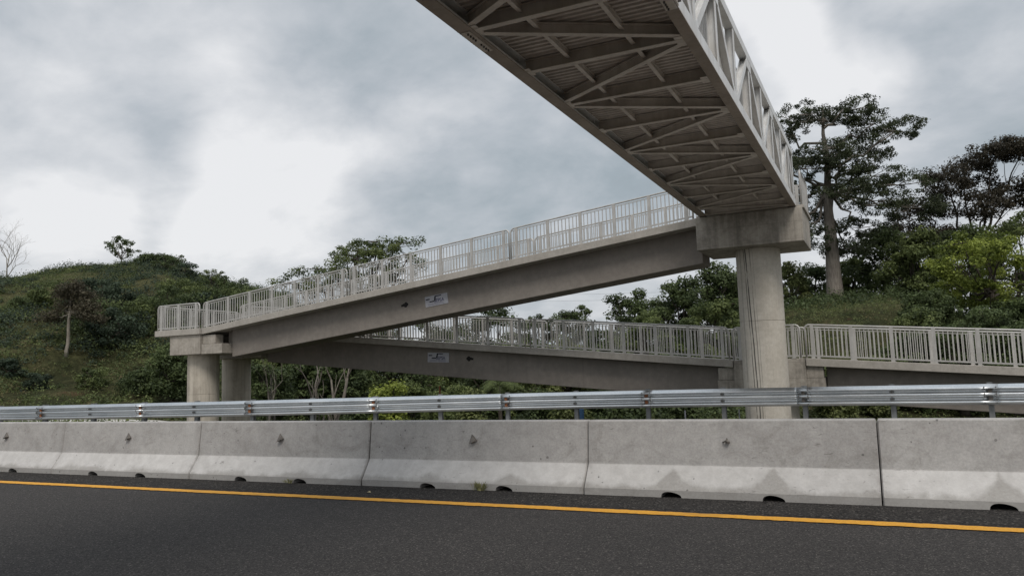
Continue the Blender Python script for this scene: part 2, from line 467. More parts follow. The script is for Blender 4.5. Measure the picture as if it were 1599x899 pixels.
L_BROWN = leaf_mat('dark_olive_leaves', (0.026, 0.024, 0.018), (0.085, 0.072, 0.048))
L_OLIVE = leaf_mat('olive_scrub_leaves', (0.060, 0.082, 0.032), (0.205, 0.230, 0.085))
L_DRY = leaf_mat('dry_grass_blades', (0.10, 0.09, 0.04), (0.24, 0.20, 0.10))
L_RED = leaf_mat('dry_reddish_leaves', (0.045, 0.040, 0.026), (0.120, 0.105, 0.066))
def bark_fn(c1, c2):
    def fn(n, b):
        P = geopos(n)
        a = n.noise(n.mapping(P, scale=(6, 6, 1)), 1.5, 6, 0.65)
        g = n.noise(P, 1.1, 3, 0.5)
        n.l.new(n.mix(n.smooth(n.math('ADD', n.math('MULTIPLY', a, 0.7), n.math('MULTIPLY', g, 0.3)), 0.35, 0.65), c2, c1), b.inputs['Base Color'])
        bump(n, b, a, 0.6, 0.05)
    return fn
B_GREY = mat('grey_bark', bark_fn((0.22, 0.195, 0.165), (0.12, 0.105, 0.09)), 0.9)
B_DARK = mat('dark_bark', bark_fn((0.085, 0.07, 0.055), (0.05, 0.042, 0.034)), 0.9)
B_PALE = mat('pale_bark', bark_fn((0.30, 0.27, 0.225), (0.17, 0.15, 0.125)), 0.9)

def terrain_fn(n, b):
    P = geopos(n)
    a = n.noise(P, 0.08, 5, 0.6, 0.4); c2 = n.noise(P, 0.6, 6, 0.7); d = n.noise(n.mapping(P, scale=(1, 1, 0.6)), 3.2, 6, 0.75)
    g = n.mix(n.smooth(c2, 0.35, 0.65), (0.035, 0.040, 0.018), (0.085, 0.085, 0.038))
    g = n.mix(n.smooth(a, 0.48, 0.62), g, (0.100, 0.098, 0.046))
    earth = n.math('MULTIPLY', n.smooth(n.noise(P, 0.33, 5, 0.65), 0.60, 0.70), 0.6)
    g = n.mix(earth, g, (0.14, 0.085, 0.05))
    g = n.mix(1.0, g, n.ramp(d, [(0.25, 0.45), (0.75, 1.45)]), 'MULTIPLY')
    n.l.new(g, b.inputs['Base Color'])
    bump(n, b, n.math('ADD', d, c2), 1.0, 0.35)
M_TERR = mat('grassy_earth', terrain_fn, 0.95, spec=0.1)

# ------------------------------------------------------------------ ground and terrain
# guardrail line: surveyed points in plan (X, Y)
GR = np.array([(-62, 12.8), (-45, 14.2), (-34, 15.2), (-25.6, 16.05), (-16.6, 17.5), (-9.4, 19.45), (-5.5, 19.95), (-2.7, 20.0), (2.5, 19.5), (7, 19.2), (20, 19.0), (60, 19.0)], float)
def gr_y(x):
    xs = np.linspace(-62, 60, 600)
    ys = np.interp(xs, GR[:, 0], GR[:, 1])
    k = np.exp(-0.5*(np.arange(-12, 13)/5.0)**2); k /= k.sum()
    ys = np.convolve(np.pad(ys, 12, mode='edge'), k, 'valid')
    return np.interp(x, xs, ys)

def sm(t): t = np.clip(t, 0, 1); return t*t*(3 - 2*t)

def vnoise(x, y, s, seed):
    """smooth value noise on arrays"""
    r = np.random.default_rng(seed); G = r.random((256, 256))
    x = x/s + 1000.0; y = y/s + 1000.0
    xi = np.floor(x).astype(int); yi = np.floor(y).astype(int); fx = sm(x - xi); fy = sm(y - yi)
    g = lambda i, j: G[i % 256, j % 256]
    return (g(xi, yi)*(1-fx) + g(xi+1, yi)*fx)*(1-fy) + (g(xi, yi+1)*(1-fx) + g(xi+1, yi+1)*fx)*fy

#       azimuth, ridge height, start of the rise, distance of the ridge
RIDGE = np.array([(-130, 10, 40, 110), (-80, 14, 30, 110), (-58, 14.2, 28, 108), (-53, 15.2, 28, 108), (-50, 16.0, 28, 108), (-48, 15.6, 28, 108), (-46.5, 14.2, 29, 108),
                  (-44, 13.4, 30, 106), (-41.5, 12.2, 32, 104), (-40, 9.8, 34, 104), (-38, 5.0, 36, 102), (-36, 1.5, 36, 95), (-33, -1.5, 36, 80), (-25, -2.5, 34, 70), (-17, -0.5, 30, 60),
                  (-12, 2.0, 28, 62), (-8, 5.0, 28, 64), (-3.3, 6.3, 28, 65), (1, 6.0, 28, 66), (5, 4.5, 30, 66), (12, 4.0, 30, 66), (40, 7, 30, 80), (130, 5, 40, 100)], float)
def terrain_z(x, y):
    x = np.asarray(x, float); y = np.asarray(y, float)
    az = np.degrees(np.arctan2(x, y)); r = np.hypot(x, y)
    H = np.interp(az, RIDGE[:, 0], RIDGE[:, 1]); d0 = np.interp(az, RIDGE[:, 0], RIDGE[:, 2]); d1 = np.interp(az, RIDGE[:, 0], RIDGE[:, 3])
    base = -3.6
    t = np.clip((r - d0)/(d1 - d0), 0, 1)
    rise = base + (H - base)*(0.35*t + 0.65*sm(t))
    rise = rise - (H - base)*0.55*sm((r - d1)/(d1*1.1))
    n = (vnoise(x, y, 9, 1) - .5)*1.6 + (vnoise(x, y, 3.2, 2) - .5)*0.7 + (vnoise(x, y, 1.2, 3) - .5)*0.22
    rise = rise + n*sm((r - 30)/15)
    edge = gr_y(x) + 1.3 + 3.9*sm((-21.5 - x)/4)            # the verge is wider on the left
    t2 = sm((y - edge)/5.5)
    z = -0.03*(1 - t2) + rise*t2
    far = sm((r - 260)/300)
    z = z*(1 - far) + (-4.0)*far
    return np.where(y < edge, -0.03, z)

def build_terrain():
    az = np.radians(np.concatenate([np.linspace(-180, -64, 60)[:-1], np.linspace(-64, 14, 420)[:-1], np.linspace(14, 180, 80)]))
    r = np.concatenate([[0.5, 6, 12], np.linspace(15, 130, 230), np.geomspace(134, 3500, 40)])
    A, Rr = np.meshgrid(az, r, indexing='ij')
    X = np.sin(A)*Rr; Y = np.cos(A)*Rr
    Z = terrain_z(X, Y)
    n, k = A.shape
    V = np.stack([X, Y, Z], -1).reshape(-1, 3)
    idx = np.arange(n*k).reshape(n, k)
    F = np.stack([idx[:-1, :-1], idx[:-1, 1:], idx[1:, 1:], idx[1:, :-1]], -1).reshape(-1, 4)[:, ::-1]
    me = bpy.data.meshes.new('terrain')
    me.vertices.add(len(V)); me.vertices.foreach_set('co', V.ravel())
    me.loops.add(F.size); me.loops.foreach_set('vertex_index', F.ravel().astype(np.int32))
    me.polygons.add(len(F)); me.polygons.foreach_set('loop_start', np.arange(0, F.size, 4, dtype=np.int32))
    me.update(calc_edges=True); me.validate()
    me.polygons.foreach_set('use_smooth', [True]*len(me.polygons))
    tag(link('terrain', me, M_TERR), kind='structure')
build_terrain()

def sheet(poly, z):
    return MB().add([(a, b, z) for a, b in poly], [tuple(range(len(poly)))])

# road: dense asphalt on the camera's side of the barrier, and the carriageway beyond it
struct('road', sheet([(-400, -14), (400, -14), (400, 7.95), (-400, 7.95)], 0.0), M_ASPH)
xs = np.arange(-60, 60.1, 2.0)
top = [(x, float(gr_y(x)) + 1.1) for x in xs]
struct('concrete_verge', sheet([(-400, 9.4), (-60, 9.4)] + [(60, 9.4), (400, 9.4), (400, 20)] + top[::-1] + [(-400, 13)], -0.004), M_VERGE)
# coarse shoulder between line and barrier with a ragged rim
def shoulder():
    mb = MB(); X = np.arange(-60, 40, 0.05); n = len(X)
    r = np.random.default_rng(3)
    y0 = 7.93 + (r.random(n) - .5)*0.02
    v = [(a, b, 0.004) for a, b in zip(X, y0)] + [(a, 9.4, 0.004) for a in X]
    mb.add(v, [(i, i+1, n+i+1, n+i) for i in range(n-1)])
    struct('road_shoulder', mb, M_COARSE)
shoulder()
def line():
    mb = MB(); X = np.arange(-90, 40, 0.02); n = len(X)
    r = np.random.default_rng(5)
    w = lambda s: (vnoise(X, X*0 + s, 0.05, s) - .5)*0.020 + (vnoise(X, X*0 + s, 0.6, s+1) - .5)*0.012 + (r.random(n) - .5)*0.005
    v = [(a, 7.665 + b, 0.008) for a, b in zip(X, w(3))] + [(a, 7.84 + b, 0.008) for a, b in zip(X, w(9))]
    mb.add(v, [(i, i+1, n+i+1, n+i) for i in range(n-1)])
    struct('yellow_line', mb, M_LINE)
line()
# loose chippings along the foot of the barriers
def gravel():
    mb = MB(); r = np.random.default_rng(8)
    for i in range(5200):
        x = r.uniform(-14, 3.2); y = 8.66 - abs(r.normal(0, 0.22)); s = r.uniform(0.004, 0.013)
        if y < 7.95: continue
        a = r.uniform(0, 6.28); c, d = math.cos(a)*s, math.sin(a)*s
        mb.add([(x+c, y+d, .004), (x-d*.8, y+c*.8, .004), (x-c, y-d, .004), (x+d*.8, y-c*.8, .004), (x, y, .004 + s*r.uniform(.6, 1.1))],
               [(0, 1, 4), (1, 2, 4), (2, 3, 4), (3, 0, 4)])
    M = mat('chippings', paint((0.065, 0.06, 0.055), (0.022, 0.021, 0.020), 30), 0.9)
    tag(part('loose_gravel', mb, M), 'dark loose chippings scattered along the foot of the concrete barriers', 'gravel', kind='stuff')
gravel()
# pale paved verge at the left, behind the guardrail
ap = [(-60, 13.5), (-27, 16.6), (-24.2, 17.6), (-22.6, 19.0), (-22.9, 20.4), (-24.0, 21.3), (-26.2, 22.35), (-28.6, 23.0), (-31, 23.3), (-37, 22.6), (-60, 20.2)]
mb = MB(); n_ = len(ap)
mb.add([(a, b, 0.01) for a, b in ap] + [(a, b, -0.5) for a, b in ap], [tuple(range(n_))] + [(i, i+n_, (i+1) % n_+n_, (i+1) % n_) for i in range(n_)])
struct('pavement', mb, M_APRON)

# ------------------------------------------------------------------ concrete barriers
BL = 3.117
def barrier_mesh():
    prof = [(0.0, 0.0), (0.0, 0.078), (0.178, 0.330), (0.232, 0.812), (0.244, 0.826), (0.380, 0.826), (0.392, 0.812), (0.446, 0.330), (0.624, 0.078), (0.624, 0.0)]
    xs = [-BL/2, -BL/2 + 0.012, -1.2]
    for c in (-0.54, 0.54):
        xs += [c + 0.115*math.cos(math.pi*(1 - k/10)) for k in range(11)]
        if c < 0: xs += [0]
    xs += [1.2, BL/2 - 0.012, BL/2]
    xs = sorted(xs)
    V = []; F = []; n = len(prof)
    for x in xs:
        inset = 0.014 if abs(abs(x) - BL/2) < 1e-6 else 0.0
        zb = 0.0
        for c in (-0.54, 0.54):
            t = (x - c)/0.115
            if abs(t) < 0.9999: zb = 0.060*(1 - t*t)**.4*(1 - .22*t)
        for i, (y, z) in enumerate(prof):
            yy = y + (inset if y < 0.3 else -inset) if inset else y
            zz = max(z, zb) if z < 0.07 else z - inset
            V.append((x, yy, max(zz, 0.0)))
    for i in range(len(xs) - 1):
        for k in range(n - 1):
            F.append((i*n+k, (i+1)*n+k, (i+1)*n+k+1, i*n+k+1))
        F.append((i*n+n-1, (i+1)*n+n-1, (i+1)*n, i*n))
    F.append(tuple(range(n))); F.append(tuple(range(len(xs)*n-1, (len(xs)-1)*n-1, -1)))
    return MB().add(V, F).mesh('barrier_body')
BM = barrier_mesh()
hook = MB()                                            # small triangular reflector bracket on the sloped face
hook.add([(-0.04, 0.006, -0.05), (0.06, -0.008, -0.012), (-0.025, 0.006, 0.065), (-0.04, -0.055, -0.055), (0.045, -0.06, -0.02)],
         [(0, 1, 4, 3), (1, 2, 4), (0, 3, 2), (3, 4, 2), (0, 2, 1)])
HM = hook.mesh('reflector_bracket')
stub = MB()
stub.tube([(-0.045, 0, -.01), (-0.02, -0.03, 0.0), (0.0, -0.05, 0.012)], 0.008, 6).tube([(0.0, 0, 0.03), (0.01, -0.05, 0.0), (0.025, -0.06, -0.004)], 0.008, 6).box(-0.012, 0.03, -0.035, 0.004, -0.016, 0.0)
SM = stub.mesh('reflector_bracket')
blabel = {-1: ('concrete safety barrier beyond the right edge of the view', HM),
          0: ('concrete barrier nearest the camera at the right edge, right of the wide dark joint', None),
          1: ('concrete barrier with a broken rusty bracket and dark scuffs, below the tall bridge column', SM),
          2: ('concrete barrier below the middle of the guardrail, with a weed at its drain hole', HM),
          3: ('concrete barrier with stained top and two drain holes, below the lower left signs', HM),
          4: ('concrete barrier standing in front of the twin columns of the left pier', HM),
          5: ('concrete barrier at the left edge, cut by the frame', HM),
          6: ('concrete safety barrier beyond the left edge of the view', HM)}
for k in range(-1, 7):
    cx = -0.15 - 3.13*(k - 0.5)
    lab, hm = blabel[k]
    jog = [0.0, .006, -.004, .008, 0.0, -.006, .004, 0][k+1]
    t = empty('concrete_barrier', (cx, 8.70 + jog, 0.0045), lab, 'barrier', 'concrete barriers along the edge of the road')
    link('body', BM, M_BARR, t, None, bevel=0)
    part('joint_key', MB().box(cx + BL/2 - .006, cx + BL/2 + .010, 8.99, 9.05, .01, .80), M_BARR, t)
    if hm is not None:
        link('reflector_bracket', hm, M_REFL, t, (cx + (0.03 if k != 1 else 0.06), 8.70 + jog + 0.2035, 0.60))

# small plant at a drain hole, litter
def tuft(name, label, cat, loc, n, h, m_, seed, spread=0.05):
    r = np.random.default_rng(seed); mb = MB()
    for i in range(n):
        a = r.uniform(0, 6.28); L = h*r.uniform(0.5, 1.1); w = 0.004
        b = np.array(loc) + np.array([r.normal(0, spread*.4), r.normal(0, spread*.2), 0])
        t = b + np.array([math.cos(a)*spread*r.uniform(.4, 1.6), math.sin(a)*spread*.6, L])
        mid = (b + t)/2 + np.array([0, 0, L*0.12])
        s = np.array([-math.sin(a), math.cos(a), 0])*w
        mb.add([b - s, b + s, mid + s*1.3, t, mid - s*1.3], [(0, 1, 2, 3, 4)])
    return thing1(name, mb, m_, loc, label, cat)
M_WEED = mat('dry_weed', paint((0.30, 0.28, 0.14), (0.16, 0.17, 0.07), 20), 0.9)
tuft('weed', 'pale dry weed growing from the drain hole under the middle barrier', 'weed', (-4.62, 8.67, 0.006), 46, 0.11, M_WEED, 4, 0.07)
tuft('weed', 'tiny green weed at the drain hole of the barrier below the left signs', 'weed', (-7.60, 8.67, 0.006), 22, 0.06, M_WEED, 6, 0.06)
lf = MB().add([(-5.93, 8.17, .012), (-5.90, 8.15, .02), (-5.865, 8.17, .016), (-5.90, 8.19, .028)], [(0, 1, 2, 3)])
M_LEAFL = mat('dry_leaf', paint((0.62, 0.55, 0.36), (0.5, 0.42, 0.25), 30), 0.8)
thing1('fallen_leaf', lf, M_LEAFL, (-5.9, 8.17, .01), 'small pale leaf lying on the coarse shoulder above the yellow line', 'leaf')

# ------------------------------------------------------------------ thrie-beam guardrail
def guardrail():
    X = np.linspace(-62, 60, 4000); Y = gr_y(X)
    s = np.concatenate([[0], np.cumsum(np.hypot(np.diff(X), np.diff(Y)))])
    s0 = np.interp(1.92, X, s)                        # a splice stands here
    root = empty('guardrail', (0, float(gr_y(0)), 0), 'long galvanised guardrail of triple corrugated beams on steel posts, behind the concrete barriers', 'guardrail')
    prof = [(0.115, 0.0), (0.110, -0.003), (0.010, -0.078), (0.0, -0.090), (0.0, -0.100), (0.008, -0.108), (0.078, -0.130), (0.086, -0.138), (0.086, -0.172), (0.078, -0.182),
            (0.010, -0.216), (0.0, -0.226), (0.0, -0.272), (0.008, -0.282), (0.078, -0.312), (0.086, -0.322), (0.086, -0.366), (0.078, -0.376), (0.010, -0.412), (0.0, -0.422), (0.0, -0.456), (0.008, -0.468), (0.080, -0.502), (0.086, -0.506)]
    prof = [(y, z*.87) for y, z in prof]
    ztop = 0.86; th = 0.003
    def at(d): return np.array([np.interp(d, s, X), np.interp(d, s, Y)])
    def nrm(d):
        t = unit(at(d + .05) - at(d - .05)); return np.array([t[1], -t[0]])      # toward the camera
    def zt(x): return ztop
    P = 3.81
    for k in range(-5, 10):
        a, b = s0 - (k + 1)*P, s0 - k*P
        if a < s[0] + 1: continue
        mb = MB(); ds = np.linspace(a - 0.15, b + 0.15, 12); m_ = len(prof); V = []
        lap = 0.004*(k % 2)
        for d in ds:
            p = at(d); nn = nrm(d)
            for q, (y, z) in enumerate(prof): V.append((p[0] - nn[0]*(y + lap), p[1] - nn[1]*(y + lap), zt(p[0]) + z - lap*.3))
        F = [(i*m_+q, (i+1)*m_+q, (i+1)*m_+q+1, i*m_+q+1) for i in range(len(ds)-1) for q in range(m_-1)]
        mb.add(V, F)
        o = part('rail_beam', mb, M_GALV, root, smooth=True)
        sol = o.modifiers.new('thickness', 'SOLIDIFY'); sol.thickness = th; sol.offset = 0
        # bolts of the splice at the right-hand end of this beam
        bb = MB()
        p = at(b); nn = nrm(b); tt = unit(at(b + .05) - at(b - .05))
        for dx in (-0.11, 0.11):
            for z in (-0.06, -0.10, -0.16, -0.205, -0.24, -0.28, -0.35, -0.39):
                dep = 0.0 if min(abs(z+.06), abs(z+.222), abs(z+.39)) < .03 else 0.035
                c = np.array([p[0] + tt[0]*dx, p[1] + tt[1]*dx, zt(p[0]) + z]); n3 = np.array([nn[0], nn[1], 0])
                bb.tube([c - n3*(dep + .01), c - n3*(dep - .012)], 0.013, 6)
        tag(part('splice_bolts', bb, M_BOLT, root), kind='stuff')
    for k in range(-6, 20):
        d = s0 - k*P/2
        if d < s[0] + 1: continue
        p = at(d); nn = nrm(d); ang = math.atan2(nn[1], nn[0]) + math.pi/2
        pb = MB(); c = lambda u, v: (p[0] - nn[0]*v, p[1] - nn[1]*v)
        a0 = np.array([*c(0, 0.245), -0.6]); a1 = np.array([*c(0, 0.245), ztop + 0.03])
        pb.ibeam(a0, a1, 0.105, 0.14, (nn[0], nn[1], 0), 0.007, 0.006)
        part('post', pb, M_POSTG, root)
        bl = MB(); q0 = np.array([*c(0, 0.125), ztop - 0.41]); q1 = np.array([*c(0, 0.125), ztop - 0.02])
        bl.ibeam(q0, q1, 0.10, 0.085, (nn[0], nn[1], 0), 0.006, 0.005)
        part('offset_block', bl, M_POSTG, root)
        # marks in the valleys of the beam: rust-stained straps at the splices further left
        rust = (k % 2 == 0)
        n3 = np.array([nn[0], nn[1], 0])
        for z in (-0.135, -0.298):
            mk = MB(); cc = np.array([p[0], p[1], ztop + z]) - n3*0.052
            if rust: mk.bar(cc - np.array([0, 0, .048]) , cc + np.array([0, 0, .048]), 0.075, 0.012, n3)
            else: mk.tube([cc, cc + n3*0.018], 0.021, 8)
            part('strap' if rust else 'bolt', mk, (M_RUST if (rust and k >= 3) else M_BOLT), root)
guardrail()

# ------------------------------------------------------------------ railings
BAL = MB().box(-0.013, 0.013, -0.010, 0.010, 0.105, 0.95).mesh('baluster')
POST = MB().box(-0.05, 0.05, -0.022, 0.022, -0.01, 1.015).box(-0.075, 0.075, -0.05, 0.05, 0.0, 0.014).mesh('post')
BALT = MB().box(-0.011, 0.011, -0.006, 0.006, 0.10, 0.98).mesh('baluster')
def railing(label, p0, p1, posts=None, curved=(True, True), parent=None, group='pale steel railings of the footbridge and its ramps', height=1.03, pitch=0.128):
    p0 = np.array(p0, float); p1 = np.array(p1, float)
    L = math.hypot(*(p1 - p0)[:2]); d = (p1 - p0)/L; rz = math.atan2(d[1], d[0])
    at = lambda s_: p0 + d*s_
    root = empty('railing', p0.tolist(), label, 'railing', group) if parent is None else parent
    r = 0.13; pts = []; up = np.array([0, 0, 1.0])
    if curved[0]:
        pts.append(at(0))
        for k in range(7):
            a = math.pi/2*k/6; pts.append(at(r - r*math.cos(a)) + up*(height - r + r*math.sin(a)))
    else: pts.append(at(0) + up*height)
    if curved[1]:
        for k in range(7):
            a = math.pi/2*k/6; pts.append(at(L - r + r*math.sin(a)) + up*(height - r + r*math.cos(a)))
        pts.append(at(L))
    else: pts.append(at(L) + up*height)
    part('top_rail', MB().tube(pts, 0.027, 8), M_RAIL, root, smooth=True)
    part('upper_rail', MB().bar(at(0.03) + up*(height - .075), at(L - 0.03) + up*(height - .075), 0.03, 0.022), M_RAIL, root)
    lo = MB().bar(at(0.03) + up*0.085, at(L - 0.03) + up*0.085, 0.04, 0.045)
    part('bottom_rail', lo, M_RAIL, root)
    if posts is None:
        nb = max(1, round((L - 0.4)/1.19)); posts = [0.2 + (L - 0.4)*k/nb for k in range(nb + 1)]
    for s_ in posts: link('post', POST, M_RAIL, root, at(s_), rotz=rz)
    edges = [0.0] + list(posts) + [L]
    for a, b in zip(edges[:-1], edges[1:]):
        n = int(round((b - a)/pitch))
        if b - a < 0.25: n = 2 if b - a > 0.16 else 0
        for k in range(1, n):
            link('baluster', BAL, M_RAIL, root, at(a + (b - a)*k/n), rotz=rz)
    return root

# ------------------------------------------------------------------ ramps and piers
zu = lambda x: 3.61 + (x + 24.92)*0.1110            # top of the upper ramp
zl = lambda x: 1.60 + (-4.43 - x)*0.0982            # top of the lower ramp
zr = lambda x: 1.58 - (x + 2.28)*0.0815             # top of the last ramp span on the right
def ramp(name, label, x0, x1, zf, ya, yb, ga, gb, gx0, gx1):
    root = empty(name, ((x0 + x1)/2, ya, zf((x0 + x1)/2)), label, 'ramp', 'concrete ramp spans of the footbridge')
    TH = 0.235
    part('deck_slab', MB().prism_y([(x0, zf(x0)), (x1, zf(x1)), (x1, zf(x1) - TH), (x0, zf(x0) - TH)], ya, yb), M_SLAB, root, bevel=0.012)
    D = 1.31
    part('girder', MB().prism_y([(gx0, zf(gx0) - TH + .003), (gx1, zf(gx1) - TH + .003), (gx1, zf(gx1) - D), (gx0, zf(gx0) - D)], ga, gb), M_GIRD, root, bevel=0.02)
    return root
UY, LY = (23.32, 25.50), (25.72, 27.95)
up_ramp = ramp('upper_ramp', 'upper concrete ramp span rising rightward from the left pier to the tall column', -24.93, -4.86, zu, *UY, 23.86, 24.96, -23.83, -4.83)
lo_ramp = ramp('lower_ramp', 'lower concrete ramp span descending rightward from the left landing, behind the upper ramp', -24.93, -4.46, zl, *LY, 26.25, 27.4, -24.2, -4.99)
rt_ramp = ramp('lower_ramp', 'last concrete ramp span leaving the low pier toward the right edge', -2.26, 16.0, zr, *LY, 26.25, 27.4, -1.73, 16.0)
# nibs where the girders rest on the pier wings
part('girder_nib', MB().box(-24.2, -23.835, 24.05, 24.8, 2.98, 3.455), M_GIRD, up_ramp)
# main pier under the end of the steel span
def cyl(mb, x, y, r, z0, z1, n=48):
    a = np.arange(n)*2*math.pi/n
    v = [(x + r*math.cos(t), y + r*math.sin(t), z0) for t in a] + [(x + r*math.cos(t), y + r*math.sin(t), z1) for t in a]
    f = [(k, (k+1) % n, (k+1) % n + n, k + n) for k in range(n)] + [tuple(range(n-1, -1, -1)), tuple(range(n, 2*n))]
    return mb.add(v, f)
def column(root, x, y, r, z0, z1, m_, seam):
    for a, b in ((z0, seam - .006), (seam + .006, z1)):
        part('column', cyl(MB(), x, y, r, a, b), m_, root, smooth=False, bevel=0.008).data.polygons.foreach_set('use_smooth', [False]*50)
    part('column_joint', cyl(MB(), x, y, r - 0.012, seam - .01, seam + .01), m_, root)
pier = empty('main_pier', (-3.27, 24.25, 0), 'tall round concrete column with a broad cap carrying the end of the steel bridge', 'bridge pier', 'concrete piers of the footbridge')
column(pier, -3.27, 24.25, 0.64, -4.2, 4.83, M_COL, 2.69)
part('pier_cap', MB().box(-4.82, -1.85, 23.05, 25.42, 4.82, 5.79), M_CAP, pier, bevel=0.02)
part('landing_slab', MB().box(-4.83, -1.80, 23.26, 25.50, 5.792, 5.88), M_SLAB, pier, bevel=0.008)
part('bearing_pad', MB().box(-4.69, -4.50, 23.07, 23.24, 5.79, 5.818), M_BOLT, pier)
part('bearing_pad', MB().box(-2.22, -1.99, 23.07, 23.24, 5.79, 5.818), M_BOLT, pier)
# left pier: two columns, two notched caps and the turning landing
lp = empty('left_pier', (-25.9, 25.6, 0), 'left concrete pier of two streaked round columns under the turning landing', 'bridge pier', 'concrete piers of the footbridge')
column(lp, -25.86, 24.30, 0.63, -4.2, 2.60, M_COL2, 0.95)
column(lp, -26.55, 26.85, 0.62, -4.2, 2.45, M_COL2, 1.0)
part('pier_cap', MB().box(-26.70, -25.00, 23.30, 25.45, 2.58, 3.372), M_CAP2, lp, bevel=0.015)
part('cap_wing', MB().box(-25.00, -23.88, 23.36, 25.40, 2.575, 2.965), M_CAP2, lp, bevel=0.012)
part('shear_key', MB().box(-24.99, -24.30, 23.42, 23.85, 2.972, 3.34), M_CAP2, lp, bevel=0.012)
part('pier_cap', MB().box(-26.90, -25.20, 25.85, 27.9, 2.43, 3.372), M_CAP2, lp, bevel=0.015)
part('cap_wing', MB().box(-25.20, -24.26, 25.95, 27.8, 2.44, 2.90), M_CAP2, lp, bevel=0.012)
part('landing_slab', MB().box(-27.48, -24.945, 23.20, 28.05, 3.375, 3.615), M_SLAB, lp, bevel=0.012)
# low pier behind the main column
mp = empty('low_pier', (-3.35, 26.85, 0), 'low concrete pier with stepped cap behind the tall column, carrying the lower ramps', 'bridge pier', 'concrete piers of the footbridge')
column(mp, -3.28, 26.85, 0.62, -4.2, 0.52, M_COL, -1.0)
part('pier_cap', MB().box(-4.44, -2.28, 25.76, 27.95, 0.50, 1.585), M_CAP, mp, bevel=0.015)
for sx in (-1, 1):
    xa, xb = (-4.98, -4.44) if sx < 0 else (-2.28, -1.755)
    part('cap_wing', MB().box(xa, xb, 25.80, 27.9, 0.49, 0.965), M_CAP, mp, bevel=0.012)
    part('shear_key', MB().box(xa + (0.03 if sx < 0 else 0), xb - (0.03 if sx > 0 else 0), 25.82, 26.235, 0.972, 1.365), M_CAP2 if sx > 0 else M_CAP, mp, bevel=0.012)
# railings along the ramps
F_, B_ = 'camera-side', 'far-side'
def ramp_rails(zf, ya, yb, segs, where):
    for (xa, xb), lab in segs:
        for y, side in ((ya + 0.08, F_), (yb - 0.08, B_)):
            sh = 0.0 if side == F_ else 0.35
            railing(lab.format(side), (xa, y, zf(xa)), (xb, y, zf(xb)))
ramp_rails(zu, *UY, [((-24.93, -17.76), '{} railing section at the foot of the upper ramp, beside the left landing'),
                     ((-17.62, -11.10), '{} railing section at the middle of the upper ramp, above the tilted sign'),
                     ((-11.03, -4.95), '{} railing section at the top of the upper ramp, running under the steel bridge')], 'upper')
ramp_rails(zl, *LY, [((-24.85, -18.75), '{} railing section at the top of the lower ramp, behind the upper girder'),
                     ((-18.62, -11.72), '{} railing section of the lower ramp above the level sign'),
                     ((-11.52, -4.56), '{} railing section of the lower ramp left of the tall column')], 'lower')
ramp_rails(lambda x: 1.585, *LY, [((-4.42, -2.40), '{} short railing on the low pier behind the tall column')], 'mid')
ramp_rails(zr, *LY, [((-2.24, 4.75), '{} railing section of the last ramp, right of the tall column'),
                     ((4.90, 11.6), '{} railing section of the last ramp beyond the right edge of the view')], 'right')
railing('short front railing of the left turning landing', (-27.38, 23.28, 3.615), (-25.02, 23.28, 3.615))
railing('end railing across the left side of the turning landing', (-27.40, 23.42, 3.615), (-27.40, 27.85, 3.615))
railing('back railing of the left turning landing', (-27.36, 27.97, 3.615), (-25.05, 27.97, 3.615))
railing('railing on the outer right edge of the high landing, above the broad cap', (-1.87, 23.30, 5.86), (-1.87, 25.42, 5.86), pitch=.11)
railing('back railing of the high landing behind the steel bridge end', (-4.75, 25.42, 5.86), (-1.95, 25.42, 5.86))

# ------------------------------------------------------------------ signs and painted arrows on the girders
def text_mesh(body, size):
    cu = bpy.data.curves.new('lettering', 'FONT'); cu.body = body; cu.size = size; cu.extrude = 0.001
    cu.align_x = 'LEFT'; cu.offset = 0.004
    o = bpy.data.objects.new('lettering_tmp', cu); COL.objects.link(o)
    dg = bpy.context.evaluated_depsgraph_get()
    me = bpy.data.meshes.new_from_object(o.evaluated_get(dg)); me.name = 'lettering'
    bpy.data.objects.remove(o); return me
TXT = text_mesh('SEPSA', 0.24)
def sign(label, x, y, z, slope, w=0.95, h=0.40):
    a = math.atan(slope)
    t = empty('company_sign', (x, y, z), label, 'sign', 'white company signs on the ramp girders')
    t.rotation_euler = (0, -a, 0)
    def q(name, mb, m_): return link(name, mb.mesh(name), m_, t)
    q('panel', MB().box(-w/2, w/2, -0.012, 0.0, -h/2, h/2), M_SIGNW)
    lg = MB()
    bar = lambda x0, x1, z0, z1, sk=0.02: lg.add([(x0, -.0135, z0), (x1, -.0135, z0), (x1 + sk, -.0135, z1), (x0 + sk, -.0135, z1),
         (x0, -.0165, z0), (x1, -.0165, z0), (x1 + sk, -.0165, z1), (x0 + sk, -.0165, z1)], [(0,1,2,3), (7,6,5,4), (0,4,5,1), (1,5,6,2), (2,6,7,3), (3,7,4,0)])
    bar(-0.43, -0.27, 0.055, 0.095, 0.0); bar(-0.30, -0.10, -0.045, -0.005); bar(-0.10, -0.04, -0.02, 0.13, 0.03); bar(-0.07, 0.20, 0.125, 0.16)
    q('logo', lg, M_SIGNB)
    l2 = MB(); l2.box(-0.36, 0.30, -0.0165, -0.0135, -0.115, -0.105); l2.box(-0.36, 0.36, -0.0165, -0.0135, -0.150, -0.143)
    q('rule_lines', l2, M_SIGNT)
    if not TXT.materials: TXT.materials.append(M_SIGNT)
    o = link('lettering', TXT, None, t)
    o.location = (-0.10, -0.0148, -0.075); o.rotation_euler = (math.pi/2, 0, 0); o.scale = (0.66, 0.72, 1)
sign('tilted white company sign with dark lettering on the upper girder', -14.22, 23.855, 4.06, 0.111, 0.93, 0.37)
sign('level white company sign with dark lettering on the lower girder', -15.62, 26.245, 2.10, -0.05, 0.95, 0.37)
